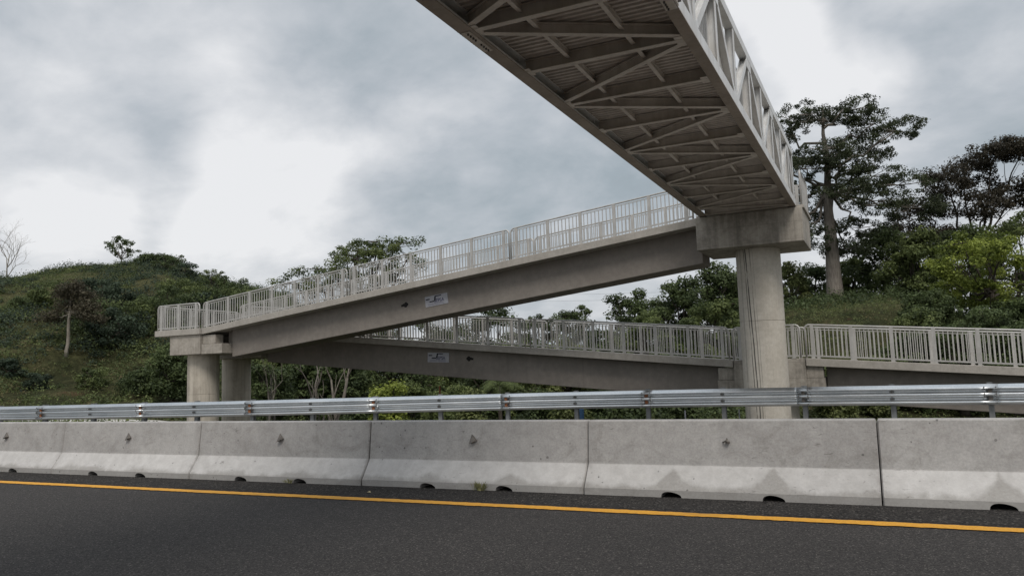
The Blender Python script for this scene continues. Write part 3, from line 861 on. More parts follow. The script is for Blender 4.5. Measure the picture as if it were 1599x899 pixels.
def arrow(label, x, y, z, flip, slope):
    s = 1 if not flip else -1
    pr = [(-0.155, 0.035), (-0.155, -0.045), (-0.02, -0.045), (-0.02, -0.085), (0.06, -0.095), (0.15, -0.01), (0.14, 0.03), (0.06, 0.10), (-0.01, 0.085), (-0.02, 0.05), (-0.07, 0.06), (-0.10, 0.03)]
    pr = [(x + s*a, z + b + s*a*slope) for a, b in pr]
    if s < 0: pr = pr[::-1]
    thing1('painted_arrow', MB().prism_y(pr, y - 0.004, y + 0.004), M_BLACK, (x, y, z), label, 'marking', 'black arrow marks on the girders')
arrow('black arrow mark pointing right on the upper girder, left of its sign', -15.55, 23.857, 3.97, False, 0.11)
arrow('black arrow mark pointing left on the lower girder, right of its sign', -14.25, 26.246, 2.00, True, -0.05)

# ------------------------------------------------------------------ steel truss footbridge
def truss():
    X0, X1, ZB, ZT = -4.71, -2.00, 5.82, 7.45
    root = empty('steel_footbridge', (-3.2, 9.0, ZB), 'pale steel truss footbridge spanning overhead with ribbed deck and crossed floor beams', 'footbridge')
    nodes = [21.95 - 1.66*k for k in range(0, 17)]
    YA, YB = nodes[-1] - 0.2, 23.12
    cw, ch = 0.165, 0.20
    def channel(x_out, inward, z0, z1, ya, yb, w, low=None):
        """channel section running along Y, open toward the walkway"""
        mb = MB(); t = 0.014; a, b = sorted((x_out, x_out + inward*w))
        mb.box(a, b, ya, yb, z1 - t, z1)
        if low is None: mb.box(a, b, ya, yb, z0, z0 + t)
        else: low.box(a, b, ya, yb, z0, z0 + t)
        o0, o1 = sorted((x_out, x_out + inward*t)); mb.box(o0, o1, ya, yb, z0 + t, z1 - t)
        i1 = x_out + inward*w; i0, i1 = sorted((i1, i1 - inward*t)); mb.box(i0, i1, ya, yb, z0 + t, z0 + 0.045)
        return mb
    sp = 8.95
    for xo, s in ((X0, 1), (X1, -1)):
        for ya, yb in ((YA, sp - .006), (sp + .006, YB)):
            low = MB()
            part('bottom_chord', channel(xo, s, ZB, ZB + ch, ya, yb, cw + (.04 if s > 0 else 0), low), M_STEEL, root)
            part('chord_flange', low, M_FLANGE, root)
            part('top_chord', channel(xo, s, ZT - .17, ZT, ya, yb, 0.15), M_STEEL, root)
        # splice
        o = MB()
        e = xo - s*0.010; a, b = sorted((e, e - s*-0.009)); o.box(min(e, xo), max(e, xo), sp - .34, sp + .34, ZB + .02, ZB + ch - .02)
        o.box(*sorted((xo + s*.012, xo + s*(cw - .012))), sp - .34, sp + .34, ZB - .012, ZB - .001)
        part('splice_plate', o, M_FLOOR, root)
        bt = MB()
        for dy in (-.29, -.22, -.15, -.08, .08, .15, .22, .29):
            for z in (.055, .145):
                bt.tube([(xo, sp + dy, ZB + z), (xo - s*0.05, sp + dy, ZB + z)], 0.014, 6)
            bt.tube([(xo + s*.11, sp + dy, ZB), (xo + s*.11, sp + dy, ZB - .035)], 0.014, 6)
        tag(part('splice_bolts', bt, M_BOLT, root), kind='stuff')
    ih = 0.185
    bz = ZB + 0.012 + ih/2
    xa, xb = X0 + 0.016, X1 - 0.016
    beams = [23.02] + nodes + [9.05]
    beams = [b for b in beams if abs(b - 8.67) > 1e-3 or True]
    for y in [23.02] + nodes:
        part('floor_beam', MB().ibeam((xa + cw, y, bz), (xb - cw, y, bz), 0.10, ih), M_FLOOR, root)
        for xo, s in ((X0, 1), (X1, -1)):
            part('gusset_plate', MB().box(*sorted((xo + s*cw, xo + s*(cw + .12))), y - .14, y + .14, ZB + .016, ZB + .024), M_FLOOR, root)
    for k in range(len(nodes) - 1):
        ya, yb = nodes[k], nodes[k+1]
        left_first = (k % 2 == 0)                     # node 0 is a left-hand bracing node
        pl, pr = (ya, yb) if left_first else (yb, ya)
        a = np.array([X0 + cw + .03, pl + (-.13 if pl > pr else .13), bz - .004]); b = np.array([X1 - cw - .03, pr + (.13 if pl > pr else -.13), bz - .004])
        part('lateral_brace', MB().ibeam(a, b, 0.095, 0.15), M_FLOOR, root)
    part('lateral_brace', MB().ibeam((X0 + cw + .03, 22.08, bz - .004), (X1 - cw - .03, 22.92, bz - .004), 0.095, 0.15), M_FLOOR, root)
    part('end_plate', MB().box(-3.95, X1 - .02, 23.14, 23.155, ZB - .022, ZB + .3), M_FLOOR, root)
    zd = ZB + 0.012 + ih + 0.004
    allb = sorted([23.02] + nodes)
    for a, b in zip(allb[:-1], allb[1:]):
        for x in (X0 + 0.87, X1 - 0.87):
            part('stringer', MB().ibeam((x, a + .012, zd - .055), (x, b - .012, zd - .055), 0.06, 0.10, tf=.008, tw=.006), M_FLOOR, root)
        # ribbed deck sheet: ribs run across the bridge
        mb = MB(); ys = []; y = a; V = []; pit = 0.118
        nr = max(1, round((b - a)/pit)); pit = (b - a)/nr
        for q in range(nr):
            y = a + q*pit
            ys += [(y, 0), (y + pit*.42, 0), (y + pit*.55, .034), (y + pit*.87, .034)]
        ys.append((b, 0)); m_ = len(ys)
        for x in (X0 + .05, X1 - .05): V += [(x, yy, zd + z) for yy, z in ys]
        for x in (X0 + .05, X1 - .05): V += [(x, yy, zd + z + .0035) for yy, z in ys]
        F = [(i, i + m_, i + m_ + 1, i + 1) for i in range(m_ - 1)] + [(2*m_ + i, 2*m_ + i + 1, 3*m_ + i + 1, 3*m_ + i) for i in range(m_ - 1)]
        mb.add(V, F)
        part('deck_sheet', mb, M_DECK, root)
    part('walking_surface', MB().box(X0 + .06, X1 - .06, allb[0], 23.38, zd + .05, zd + .11), M_SLAB, root)
    # side trusses
    for xo, s in ((X0, 1), (X1, -1)):
        xc = xo + s*0.078
        z0, z1 = ZB + ch, ZT - .17
        for k, y in enumerate([23.03] + nodes):
            part('vertical_member', MB().ibeam((xc, y, z0), (xc, y, z1), 0.13, 0.135, (1, 0, 0), 0.009, 0.008), M_STEEL, root)
        for k in range(len(nodes) - 1):
            ya, yb = nodes[k], nodes[k+1]
            (yt, yl) = (ya, yb) if k % 2 == 0 else (yb, ya)       # diagonals meet at the top of nodes 0, 2, 4...
            sg = 1 if yl > yt else -1
            part('diagonal_member', MB().ibeam((xc, yt + sg*.10, z1 + .0), (xc, yl - sg*.10, z0 - .0), 0.125, 0.125, (1, 0, 0), 0.009, 0.008), M_STEEL, root)
            g = MB()
            g.box(*sorted((xo + s*.004, xo + s*.010)), yt - .26, yt + .26, z1 - .20, z1 + .02)
            if sg > 0: part('gusset_plate', g, M_STEEL, root)
        part('diagonal_member', MB().ibeam((xc, 22.05, z1), (xc, 22.93, z0), 0.125, 0.125, (1, 0, 0), 0.009, 0.008), M_STEEL, root)
        # handrail with bars inside the truss
        xi = xo + s*0.235
        part('handrail', MB().tube([(xi, YA + .1, ZB + 1.30), (xi, 23.3, ZB + 1.30)], 0.024, 8).tube([(xi, YA + .1, ZB + .40), (xi, 23.3, ZB + .40)], 0.018, 6), M_RAIL, root, smooth=True)
        for q in range(int((23.2 - 4.5)/0.14)):
            y = 23.2 - q*0.14
            link('baluster', TB, M_RAIL, root, (xi, y, ZB + .40))
    return root
TB = MB().box(-0.009, 0.009, -0.018, 0.018, 0.0, 0.90).mesh('baluster')
truss()

# ------------------------------------------------------------------ vegetation
def leaf_mesh(name, C, S, tint, up=0.35, seed=0, aspect=0.55, org=(0, 0, 0), droop=0.0, outw=None, wild=0.55):
    """kite-shaped leaf faces at points C with sizes S"""
    r = np.random.default_rng(seed)
    n = len(C)
    nrm = r.normal(size=(n, 3))
    if outw is None: nrm[:, 2] = np.abs(nrm[:, 2])*(1 + up*2) + up
    else: nrm = nrm*wild + outw*1.1; nrm[:, 2] += up
    nrm /= np.linalg.norm(nrm, axis=1)[:, None]
    a = r.normal(size=(n, 3)); a[:, 2] -= droop; a -= nrm*(a*nrm).sum(1)[:, None]; a /= np.linalg.norm(a, axis=1)[:, None]
    b = np.cross(nrm, a)
    S = S[:, None]
    bend = nrm*S*0.12
    V = np.stack([C - a*S*.5, C + b*S*aspect*.5 + bend, C + a*S*.5, C - b*S*aspect*.5 + bend], 1).reshape(-1, 3) - np.array(org)
    me = bpy.data.meshes.new(name)
    me.vertices.add(4*n); me.vertices.foreach_set('co', V.ravel())
    me.loops.add(4*n); me.loops.foreach_set('vertex_index', np.arange(4*n, dtype=np.int32))
    me.polygons.add(n); me.polygons.foreach_set('loop_start', np.arange(0, 4*n, 4, dtype=np.int32))
    me.update(calc_edges=True)
    at = me.attributes.new('tint', 'FLOAT', 'FACE')
    at.data.foreach_set('value', np.clip(tint, 0, 1).astype(np.float32))
    return me

def curve_pts(a, b, sag, n=6, jit=0.0, r=None):
    t = np.linspace(0, 1, n)[:, None]
    p = a + (b - a)*t + np.array([0, 0, 1.0])*sag*(4*t*(1 - t))
    if jit and r is not None: p[1:-1] += r.normal(size=(n-2, 3))*jit
    return p

def tree(name, label, base, height, width, leafm, barkm, seed, crown=(0.35, 1.0), clumps=60, per=90, leaf=0.22, rc=0.6, trunk=0.2,
         hubs=7, flat=0.7, group=None, shape='round', dens=1.0, lean=(0, 0), fork=0.35, up=0.35, depthf=0.9, cat='tree', buttress=False, fit=None):
    r = np.random.default_rng(seed)
    base = np.array(base, float)
    W = width/2; z0, z1 = crown[0]*height, crown[1]*height
    zc, hz = (z0 + z1)/2, (z1 - z0)/2
    if shape == 'round':
        hub = []; nh = int(hubs*1.3*max(1.0, hz/W)) + 2
        for k in range(nh):
            u = -0.95 + 1.75*(k + .5)/nh; rad = math.sqrt(max(0.08, 1 - (u*0.95 + .1)**2)); a = 2.4*k + r.uniform(-.4, .4); q = r.uniform(0.45, 0.80)*rad
            hub.append([math.cos(a)*W*q, math.sin(a)*W*q*depthf, zc + hz*u*.88])
        hub.append([0, 0, zc + hz*0.6]); hub = np.array(hub)
    else: hub = np.array(fit, float)*np.array([W, W*depthf, 1]) ; hub[:, 2] = z0 + hub[:, 2]*(z1 - z0)
    hr = (W*0.36 if shape == 'round' else W*0.40)
    cl = []
    for k in range(clumps):
        h = hub[k % len(hub)]; d = r.normal(size=3); d /= np.linalg.norm(d); q = r.uniform(0.35, 1.0)**0.6
        cl.append(h + d*q*np.array([hr, hr*depthf, hr*flat]))
    cl = np.array(cl); cl[:, 0] += lean[0]*cl[:, 2]/height; cl[:, 1] += lean[1]*cl[:, 2]/height
    cl[:, 2] = np.clip(cl[:, 2], z0*0.9, z1 - rc*0.4)
    n = int(per*dens)
    sz = rc*r.uniform(0.6, 1.25, len(cl))
    od = r.normal(size=(len(cl), n, 3)); od /= np.linalg.norm(od, axis=2)[:, :, None]
    lob = 1 + .30*np.sin(4*np.arctan2(od[:, :, 1], od[:, :, 0]) + r.uniform(0, 6, (len(cl), 1))) * (1 - np.abs(od[:, :, 2]))
    C = (cl[:, None, :] + od*((r.uniform(0.25, 1.12, (len(cl), n))**.5*lob)[:, :, None]*sz[:, None, None]*np.array([1.0, 1.0, 0.62]))).reshape(-1, 3)
    OD = (od*np.array([.8, .8, 1.2])).reshape(-1, 3)
    S = leaf*r.uniform(0.6, 1.35, len(C))
    ct = r.uniform(0.1, 0.9, len(cl))
    T = np.repeat(ct, n) + r.normal(0, 0.13, len(C))
    root = empty(name, base.tolist(), label, cat, group)
    cm = leaf_mesh('crown', C + base, S, T, up=up, seed=seed + 1, org=base, outw=OD)
    link('crown', cm, leafm, root)
    # wood
    mb = MB()
    fz = height*fork
    top = np.array([lean[0]*fork, lean[1]*fork, fz])
    tp = curve_pts(np.zeros(3), top, 0, 7, trunk*(0.25 if not buttress else .04), r) + base
    tr = np.linspace(1.0, 0.72, 7)*trunk; tr[0] *= 1.35; 
    if buttress: tr = np.array([2.0, 1.22, 1.02, .92, .80, .68, .56])*trunk; tp[1] = tp[0]*.93 + tp[-1]*.07
    mb.tube(tp, tr, 12)
    if shape == 'kapok':
        # the leader climbs on through the crown
        ld = np.array([top, top + [0.2, 0, height*.16], top + [0.0, 0.2, height*.30], top + [0.15, 0, height*.44]])
        mb.tube(ld + base, [trunk*.56, trunk*.42, trunk*.26, trunk*.08], 9)
    hubw = hub.copy(); hubw[:, 0] += lean[0]*hubw[:, 2]/height; hubw[:, 1] += lean[1]*hubw[:, 2]/height
    for i, h in enumerate(hubw):
        st = top*1.0
        if shape == 'kapok':
            st = top + np.array([0.1, 0.1, max(0.0, min(height*.40, (h[2] - fz) - np.hypot(h[0], h[1])*0.42))])
        p = curve_pts(st, h, -0.03*height if shape != 'kapok' else -0.015*height, 7, W*0.035, r)
        mb.tube(p + base, np.linspace(trunk*(0.5 if shape != 'kapok' else .25), trunk*(0.14 if shape != 'kapok' else .06), 7), 6, caps=False)
        for c in cl[i::len(hub)][:9]:
            q = curve_pts(p[4] if r.random() < .4 else h, c, r.uniform(-.1, .15)*rc, 4, rc*0.08, r)
            mb.tube(q + base, np.linspace(trunk*(0.13 if shape != 'kapok' else .07), trunk*0.025, 4), 4, caps=False)
    part('trunk', mb, barkm, root, smooth=True)
    return root

def bare_tree(name, label, base, height, spread, barkm, seed, trunk=0.12, levels=4, lean=0.0, group=None, nb=3):
    r = np.random.default_rng(seed); root = empty(name, list(base), label, 'tree', group)
    base = np.array(base, float)
    mt = MB(); mbn = MB()
    def grow(p, d, L, rad, lv, mb):
        q = p + d*L*.5 + r.normal(size=3)*L*.05; e = p + d*L + r.normal(size=3)*L*.07
        mb.tube([p, q, e], [rad, rad*.82, rad*.62], 6 if lv > 1 else 4, caps=False)
        if lv <= 0: return
        for k in range(nb if lv < levels else nb + 1):
            a = r.normal(size=3); a -= d*np.dot(a, d); a = unit(a)
            nd = unit(d + a*r.uniform(.35, .85)*spread + np.array([0, 0, .12]))
            grow(e if k else q, nd, L*r.uniform(.55, .85), rad*r.uniform(.45, .62), lv - 1, mbn)
    grow(base, unit([lean, 0, 1]), height*.36, trunk, levels, mt)
    part('trunk', mt, barkm, root, smooth=True)
    part('branches', mbn, barkm, root, smooth=True)
    return root

def place(x, dist, z=None):
    """point on the terrain in the compass direction of a photo column, dist metres of depth away"""
    a = math.radians(azim(x)); d = np.array([math.sin(a), math.cos(a)])
    dep = d[0]*ROT[0, 2] + d[1]*ROT[1, 2]
    p = d*dist/dep
    zz = float(terrain_z(p[0], p[1])) if z is None else z
    return np.array([p[0], p[1], zz])
def stand(x, y):
    """where the sight line through a photo point first meets the terrain"""
    d = sky_dir(x, y); d = d/np.dot(d, ROT[:, 2])
    t = np.arange(26, 125, .25); P = EYE + t[:, None]*d
    hit = np.nonzero(P[:, 2] < terrain_z(P[:, 0], P[:, 1]))[0]
    p = P[hit[0]] if len(hit) else P[-1]
    return np.array([p[0], p[1], float(terrain_z(p[0], p[1]))]), float(t[hit[0]] if len(hit) else t[-1])
def zpix(x, y, depth):                                  # height at which a sight line passes, depth metres away
    d = sky_dir(x, y); dep = np.dot(d, ROT[:, 2]); return EYE[2] + d[2]*depth/dep

def tr(label, x, depth, ytop, wpx, leafm, barkm, seed, name='broadleaf_tree', **kw):
    b = place(x, depth); h = zpix(x, ytop, depth) - b[2]; w = wpx/FPX*depth
    b[2] -= 0.15
    return tree(name, label, b, h + .15, w, leafm, barkm, seed, **kw)

# the great kapok on the right bank
kb = place(1313, 64)
kh = zpix(1313, 150, 64) - kb[2]
kf = [(a*.86, b, c) for a, b, c in [(-.62, .1, .42), (-.85, -.2, .60), (-.45, .5, .72), (-.70, .2, .86), (-.30, -.2, .93), (0.05, .3, .97), (.40, -.1, .92), (.72, .2, .84), (.98, 0, .74), (.35, .5, .74), (.0, -.5, .62),
      (-.3, -.4, .52), (.30, -.3, .52), (.62, .1, .46), (.95, -.1, .36), (1.12, .2, .22), (.70, -.4, .24), (.40, .2, .12), (-.45, .2, .22), (-.72, -.1, .10), (-.35, -.3, .05), (.25, -.5, .33), (.18, .2, -.02), (.55, .3, .62), (-.1, .4, .40)]]
tree('kapok_tree', 'towering kapok tree with a pale straight trunk and layered spreading crown', kb - [0, 0, .3], kh + .3, 13.0, L_KAPOK, B_GREY, 21, crown=(0.30, 1.0), clumps=820, per=90,
     leaf=0.165, rc=0.47, trunk=0.56, shape='kapok', fit=kf, flat=.36, fork=0.56, up=.2, buttress=True)
# its dark neighbour at the right edge
tr('dark brownish spreading tree at the right edge, beside the kapok', 1535, 70, 214, 235, L_BROWN, B_DARK, 22, crown=(.50, 1), clumps=420, per=110, leaf=.22, rc=.80, trunk=.30, hubs=9, flat=.5, fork=.42,
   shape='fit', fit=[(-.85, 0, .12), (-.55, .2, .38), (-.25, -.2, .58), (.05, .2, .75), (.40, 0, .88), (.75, .1, .92), (1.0, 0, .62), (.15, -.3, .34), (.55, .3, .48), (-.35, 0, .05), (-.02, .2, -.1), (.95, 0, .3)])
G_BANK = 'broadleaf trees on the right bank'
tr('dense dark tree right behind the foot of the kapok trunk', 1395, 68, 346, 125, L_DARK, B_DARK, 23, clumps=110, per=110, leaf=.24, rc=.75, crown=(.12, 1), group=G_BANK)
tr('dark bushy tree between the kapok and the bright green tree', 1445, 62, 352, 110, L_MID, B_DARK, 24, clumps=110, per=110, leaf=.24, rc=.75, crown=(.08, 1), group=G_BANK)
tr('bright yellow-green tree on the right bank above the last ramp', 1560, 49, 352, 200, L_LIGHT, B_DARK, 25, clumps=95, per=170, leaf=.19, rc=.62, crown=(.18, 1), flat=.5, hubs=9, group=G_BANK, up=.6)
tr('mid green tree behind the bright green tree at the right edge', 1605, 62, 318, 170, L_MID, B_DARK, 26, clumps=130, per=110, leaf=.23, rc=.7, crown=(.1, 1), group=G_BANK)
tr('deep green tree behind and above the bright green one', 1510, 63, 338, 110, L_DARK, B_DARK, 27, clumps=110, per=110, leaf=.23, rc=.7, crown=(.1, 1), group=G_BANK)
tr('low dark tree in front of the bright green tree', 1462, 46, 452, 90, L_DARK, B_DARK, 28, clumps=80, per=120, leaf=.19, rc=.5, crown=(.02, 1), group=G_BANK)
tr('low dark tree at the far right above the ramp railing', 1600, 47, 468, 100, L_DARK, B_DARK, 38, clumps=80, per=120, leaf=.19, rc=.5, crown=(.02, 1), group=G_BANK)
tr('small tree with reddish tips just right of the tall column', 1245, 66, 398, 66, L_OLIVE, B_DARK, 29, clumps=70, per=90, leaf=.22, rc=.55, crown=(.05, 1), group=G_BANK)
tr('dark tree just left of the kapok trunk', 1283, 72, 404, 72, L_DARK, B_DARK, 30, clumps=80, per=100, leaf=.24, rc=.6, crown=(.05, 1), group=G_BANK)
tr('dark tree just right of the kapok trunk', 1342, 72, 392, 66, L_MID, B_DARK, 31, clumps=80, per=100, leaf=.24, rc=.6, crown=(.05, 1), group=G_BANK)
G_MID = 'trees below the upper ramp'
tr('tall dark tree directly left of the tall column', 1130, 55, 402, 100, L_DARK, B_DARK, 32, clumps=110, per=110, leaf=.21, rc=.6, crown=(.1, 1), group=G_MID)
tr('dark tree with irregular top left of the column', 1072, 58, 422, 105, L_DARK, B_DARK, 33, clumps=110, per=110, leaf=.21, rc=.6, crown=(.1, 1), group=G_MID)
tr('pointed dark tree standing apart below the upper ramp', 986, 54, 434, 78, L_DARK, B_DARK, 34, clumps=90, per=105, leaf=.2, rc=.5, crown=(.1, 1), group=G_MID)
tr('low olive tree in front of the pointed dark tree', 1005, 46, 472, 140, L_MID, B_DARK, 35, clumps=100, per=110, leaf=.18, rc=.5, crown=(.05, 1), group=G_MID)
tr('low olive tree beside the tall column', 1110, 46, 464, 130, L_MID, B_DARK, 36, clumps=100, per=110, leaf=.18, rc=.5, crown=(.05, 1), group=G_MID)
tr('distant rounded tree seen in the gap under the upper ramp', 898, 74, 464, 85, L_DARK, B_DARK, 37, clumps=90, per=90, leaf=.25, rc=.65, crown=(.15, 1), group=G_MID)
tr('distant tree left of the rounded one under the upper ramp', 842, 76, 474, 80, L_DARK, B_DARK, 39, clumps=80, per=90, leaf=.25, rc=.6, crown=(.15, 1), group=G_MID)
tr('distant tree half hidden by the upper girder', 765, 70, 458, 140, L_DARK, B_DARK, 40, clumps=110, per=90, leaf=.25, rc=.7, crown=(.15, 1), group=G_MID)
tr('wide airy tree crown rising behind the upper ramp railing', 556, 58, 371, 225, L_MID, B_DARK, 41, crown=(.70, 1), clumps=150, per=90, leaf=.17, rc=.50, trunk=.3, fork=.4,
   shape='fit', fit=[(-1.05, 0, .32), (-.85, .2, .42), (-.60, 0, .55), (-.36, .3, .82), (-.22, -.2, .50), (.00, .1, .86), (.12, -.2, .62), (.24, .2, .98), (.45, 0, .70), (.66, 0, .80), (.84, .1, .60), (.30, .1, .35), (-.05, .1, .25), (.6, .2, .35), (-.45, 0, .15)], flat=.45, name='spreading_tree')
tr('round dark tree filling the gap left of the column, behind the low olive trees', 1035, 60, 452, 90, L_DARK, B_DARK, 47, clumps=100, per=110, leaf=.21, rc=.6, crown=(.1, 1), group=G_MID)
tr('mid green tree just left of the tall column, behind its dark neighbour', 1168, 62, 415, 80, L_MID, B_DARK, 48, clumps=100, per=110, leaf=.21, rc=.6, crown=(.1, 1), group=G_MID)
tr('dark tree behind the lower railing, right below the tilted sign', 690, 66, 488, 120, L_DARK, B_DARK, 49, clumps=90, per=90, leaf=.23, rc=.65, crown=(.15, 1), group=G_MID)
tr('green tree behind the lower railing left of the signs', 600, 64, 500, 120, L_MID, B_DARK, 50, clumps=90, per=90, leaf=.23, rc=.65, crown=(.15, 1), group=G_MID)
G_LOW = 'low trees and undergrowth under the lower ramp'
low = [(418, 44, 556, 78, L_DARK, 'dark bush just right of the left pier columns'), (470, 50, 548, 90, L_DARK, 'dark tree behind the pale branching trunks'),
       (545, 50, 545, 90, L_DARK, 'dark tree behind the second pale trunk'), (600, 42, 583, 70, L_LIGHT, 'bright green low tree under the lower girder'), (640, 47, 588, 90, L_MID, 'green bush right of the bright low tree'),
       (700, 44, 592, 80, L_MID, 'mid green bush under the lower sign'), (733, 39, 596, 50, L_OLIVE, 'yellowish bush under the lower arrow mark'),
       (830, 42, 600, 80, L_DARK, 'dark bush right of the small palm'), (890, 38, 608, 70, L_OLIVE, 'brownish bush under the middle of the lower girder'),
       (640, 62, 520, 110, L_DARK, 'tree seen through the lower ramp railing under the upper sign'), (720, 60, 505, 90, L_DARK, 'tree seen through the lower railing right of the upper sign'),
       (800, 58, 508, 90, L_MID, 'green tree behind the lower railing below the upper girder'), (880, 52, 512, 90, L_OLIVE, 'olive tree behind the lower railing in the gap'),
       (950, 50, 505, 80, L_DARK, 'dark tree behind the lower railing left of the pointed tree'), (1180, 46, 520, 60, L_DARK, 'dark bush behind the tall column'),
       (970, 37, 618, 70, L_DARK, 'low dark bush under the right half of the lower girder'), (1060, 37, 622, 80, L_DARK, 'low dark bush near the foot of the tall column')]
for i, (x, d, yt, w, lm, lab) in enumerate(low):
    tr(lab, x, d, yt, w, lm, B_DARK, 60 + i, name='low_tree', clumps=90, per=110, leaf=.17 if d < 50 else .22, rc=.5, crown=(.02, 1), group=G_LOW)
r_ = np.random.default_rng(77)
WORD = 'first second third fourth fifth sixth seventh eighth ninth tenth eleventh twelfth thirteenth fourteenth fifteenth sixteenth seventeenth eighteenth nineteenth twentieth'.split()
for i in range(20):
    x = 395 + i*41 + r_.uniform(-10, 10)
    tr(['dark', 'mid green', 'dark'][i % 3] + f' tree, {WORD[i]} from the left in the wall of trees below the ramps', x, r_.uniform(52, 66), 548 + r_.uniform(-16, 14) - (18 if 560 < x < 1000 else 0), 95, [L_DARK, L_MID, L_DARK][i % 3], B_DARK, 300 + i, name='low_tree',
       clumps=80, per=100, leaf=.22, rc=.65, crown=(.0, 1), group='wall of trees below the ramps')
for i, (x, d, yt, w, lm, lab) in enumerate([(1425, 37, 505, 90, L_DARK, 'dark bushy plant behind the second railing bay right of the column'), (1500, 36, 492, 110, L_DARK, 'dark bushy tree behind the last ramp railing, below the bright tree'),
        (1585, 36, 490, 120, L_DARK, 'dark bushy tree behind the last ramp railing at the right edge'), (1545, 41, 470, 110, L_DARK, 'dark shady tree under the bright green crown'), (1445, 42, 470, 80, L_MID, 'green shrub at the edge of the grassy bank'),
        (1300, 35, 560, 60, L_OLIVE, 'weedy olive bush behind the railing right of the tall column'), (1365, 36, 548, 60, L_OLIVE, 'weedy bush on the bank behind the first bays of the last railing')]):
    tr(lab, x, d, yt, w, lm, B_DARK, 400 + i, name='bank_bush', clumps=90, per=120, leaf=.15, rc=.45, crown=(.0, 1), group='bushes behind the last ramp railing')
# pale trunks under the lower ramp
for i, (x, d, yt, tk, lab) in enumerate([(490, 38, 545, .13, 'pale bare tree forking low, right of the left pier'), (524, 39, 540, .17, 'thick pale bare trunk under the lower girder'),
                                         (436, 37, 560, .06, 'thin pale sapling close to the left pier'), (418, 40, 555, .05, 'thinnest pale sapling beside the left pier columns')]):
    b = place(x, d); b[2] -= .1
    bare_tree('bare_tree', lab, b, (zpix(x, yt, d) - b[2])*1.25, 0.55, B_GREY, 90 + i, tk, 3, nb=2, group='pale bare trunks under the lower ramp')
# small palm
def palm(label, x, depth, ytop):
    b = place(x, depth); h = zpix(x, ytop, depth) - b[2] - .8; r = np.random.default_rng(5)
    root = empty('palm_tree', b.tolist(), label, 'palm')
    part('trunk', MB().tube([b, b + [0.05, 0, h*.5], b + [0, 0, h]], [.14, .11, .09], 8), B_DARK, root, smooth=True)
    top = b + np.array([0, 0, h])
    for k in range(13):
        a = 2*math.pi*k/13 + r.uniform(-.2, .2); L = r.uniform(1.3, 1.8); el = r.uniform(.3, 1.2)
        P = []
        for t in np.linspace(0, 1, 12):
            P.append(top + np.array([math.cos(a)*L*t*math.cos(el*.5), math.sin(a)*L*t*math.cos(el*.5), L*(math.sin(el)*t - 0.95*t*t)]))
        P = np.array(P); mb = MB(); mb.tube(P, np.linspace(.02, .005, 12), 4, caps=False)
        side = np.array([-math.sin(a), math.cos(a), 0])
        for j in range(1, 12):
            for s in (-1, 1):
                for o in (0, .5):
                    c = P[j] if not o or j == 11 else (P[j] + P[j+1])/2
                    ln = 0.42*math.sin(math.pi*(0.15 + .8*j/12)); tip = c + side*s*ln + np.array([math.cos(a), math.sin(a), 0])*ln*.35 - np.array([0, 0, ln*.55])
                    w_ = unit(P[min(j+1, 11)] - P[j-1])*.018
                    mb.add([c - w_, c + w_, tip], [(0, 1, 2)])
        o_ = mb.mesh('frond', ORG[root.name])
        at = o_.attributes.new('tint', 'FLOAT', 'FACE'); at.data.foreach_set('value', r.uniform(.2, .8, len(o_.polygons)).astype(np.float32))
        link('frond', o_, L_MID, root)
palm('small palm with drooping fronds under the lower girder', 778, 40, 578)

# trees on the left hill
bd = place(2, 96)
bare_tree('dead_tree', 'leafless dead tree on the skyline at the left edge', bd - [0, 0, .2], 8.0, .95, B_PALE, 7, .12, 5, lean=.25)
tr('small airy tree alone on the crest of the left hill', 186, 94, 364, 56, L_DARK, B_GREY, 42, name='crest_tree', crown=(.38, 1), clumps=36, per=38, leaf=.24, rc=.42, trunk=.10, fork=.3)
hb, hd = stand(103, 556)
hb[2] -= .2; hh = zpix(112, 438, hd) - hb[2]
tree('hillside_tree', 'dry reddish tree with a bare leaning trunk on the left hillside', hb, hh, 105/FPX*hd, L_RED, B_PALE, 43, crown=(.52, 1), clumps=120, per=60, leaf=.16, rc=.6, trunk=.12, fork=.6, flat=.35,
     shape='fit', fit=[(-.8, 0, .05), (-.5, .2, .35), (-.2, 0, .65), (.1, -.2, .85), (.4, .1, .6), (.75, 0, .3), (.1, .2, .3), (1.0, 0, .0)], lean=(.5, 0))
tr('dark round tree on the crest of the left hill, right of the airy one', 240, 92, 397, 62, L_DARK, B_DARK, 44, name='crest_tree', crown=(.05, 1), clumps=70, per=90, leaf=.28, rc=.7)
tr('dark layered tree close behind the left pier', 270, 44, 530, 75, L_DARK, B_DARK, 45, name='dark_tree', crown=(.15, 1), clumps=90, per=110, leaf=.17, rc=.5)
tr('dark tree low on the slope left of the pier', 232, 46, 575, 60, L_DARK, B_DARK, 46, name='dark_tree', crown=(.05, 1), clumps=80, per=100, leaf=.19, rc=.5)

ORD = [''] + 'first second third fourth fifth sixth seventh eighth ninth tenth eleventh twelfth thirteenth fourteenth fifteenth sixteenth seventeenth eighteenth nineteenth twentieth'.split()
HILL = [(150, 520, 3.0, 4.2), (185, 535, 2.8, 4.2), (222, 520, 3.2, 4.5), (268, 510, 3.4, 4.6), (318, 508, 3.2, 5), (362, 505, 3.4, 5), (402, 505, 3.4, 5), (180, 492, 3.0, 4.2), (290, 480, 3.0, 5), (350, 475, 3.0, 5),
                                      (140, 478, 2.8, 4.2), (66, 476, 1.6, 2.2), (28, 486, 1.5, 2.0), (60, 608, 1.3, 1.8), (140, 604, 1.5, 2.6), (210, 612, 1.5, 2.6), (15, 585, 1.3, 2.2), (330, 445, 2.0, 3.4), (262, 424, 2.4, 4.0), (290, 432, 1.8, 3), (64, 421, 1.3, 2.0)]
HT = [(*q, k < 12) for k, q in enumerate(HILL)]
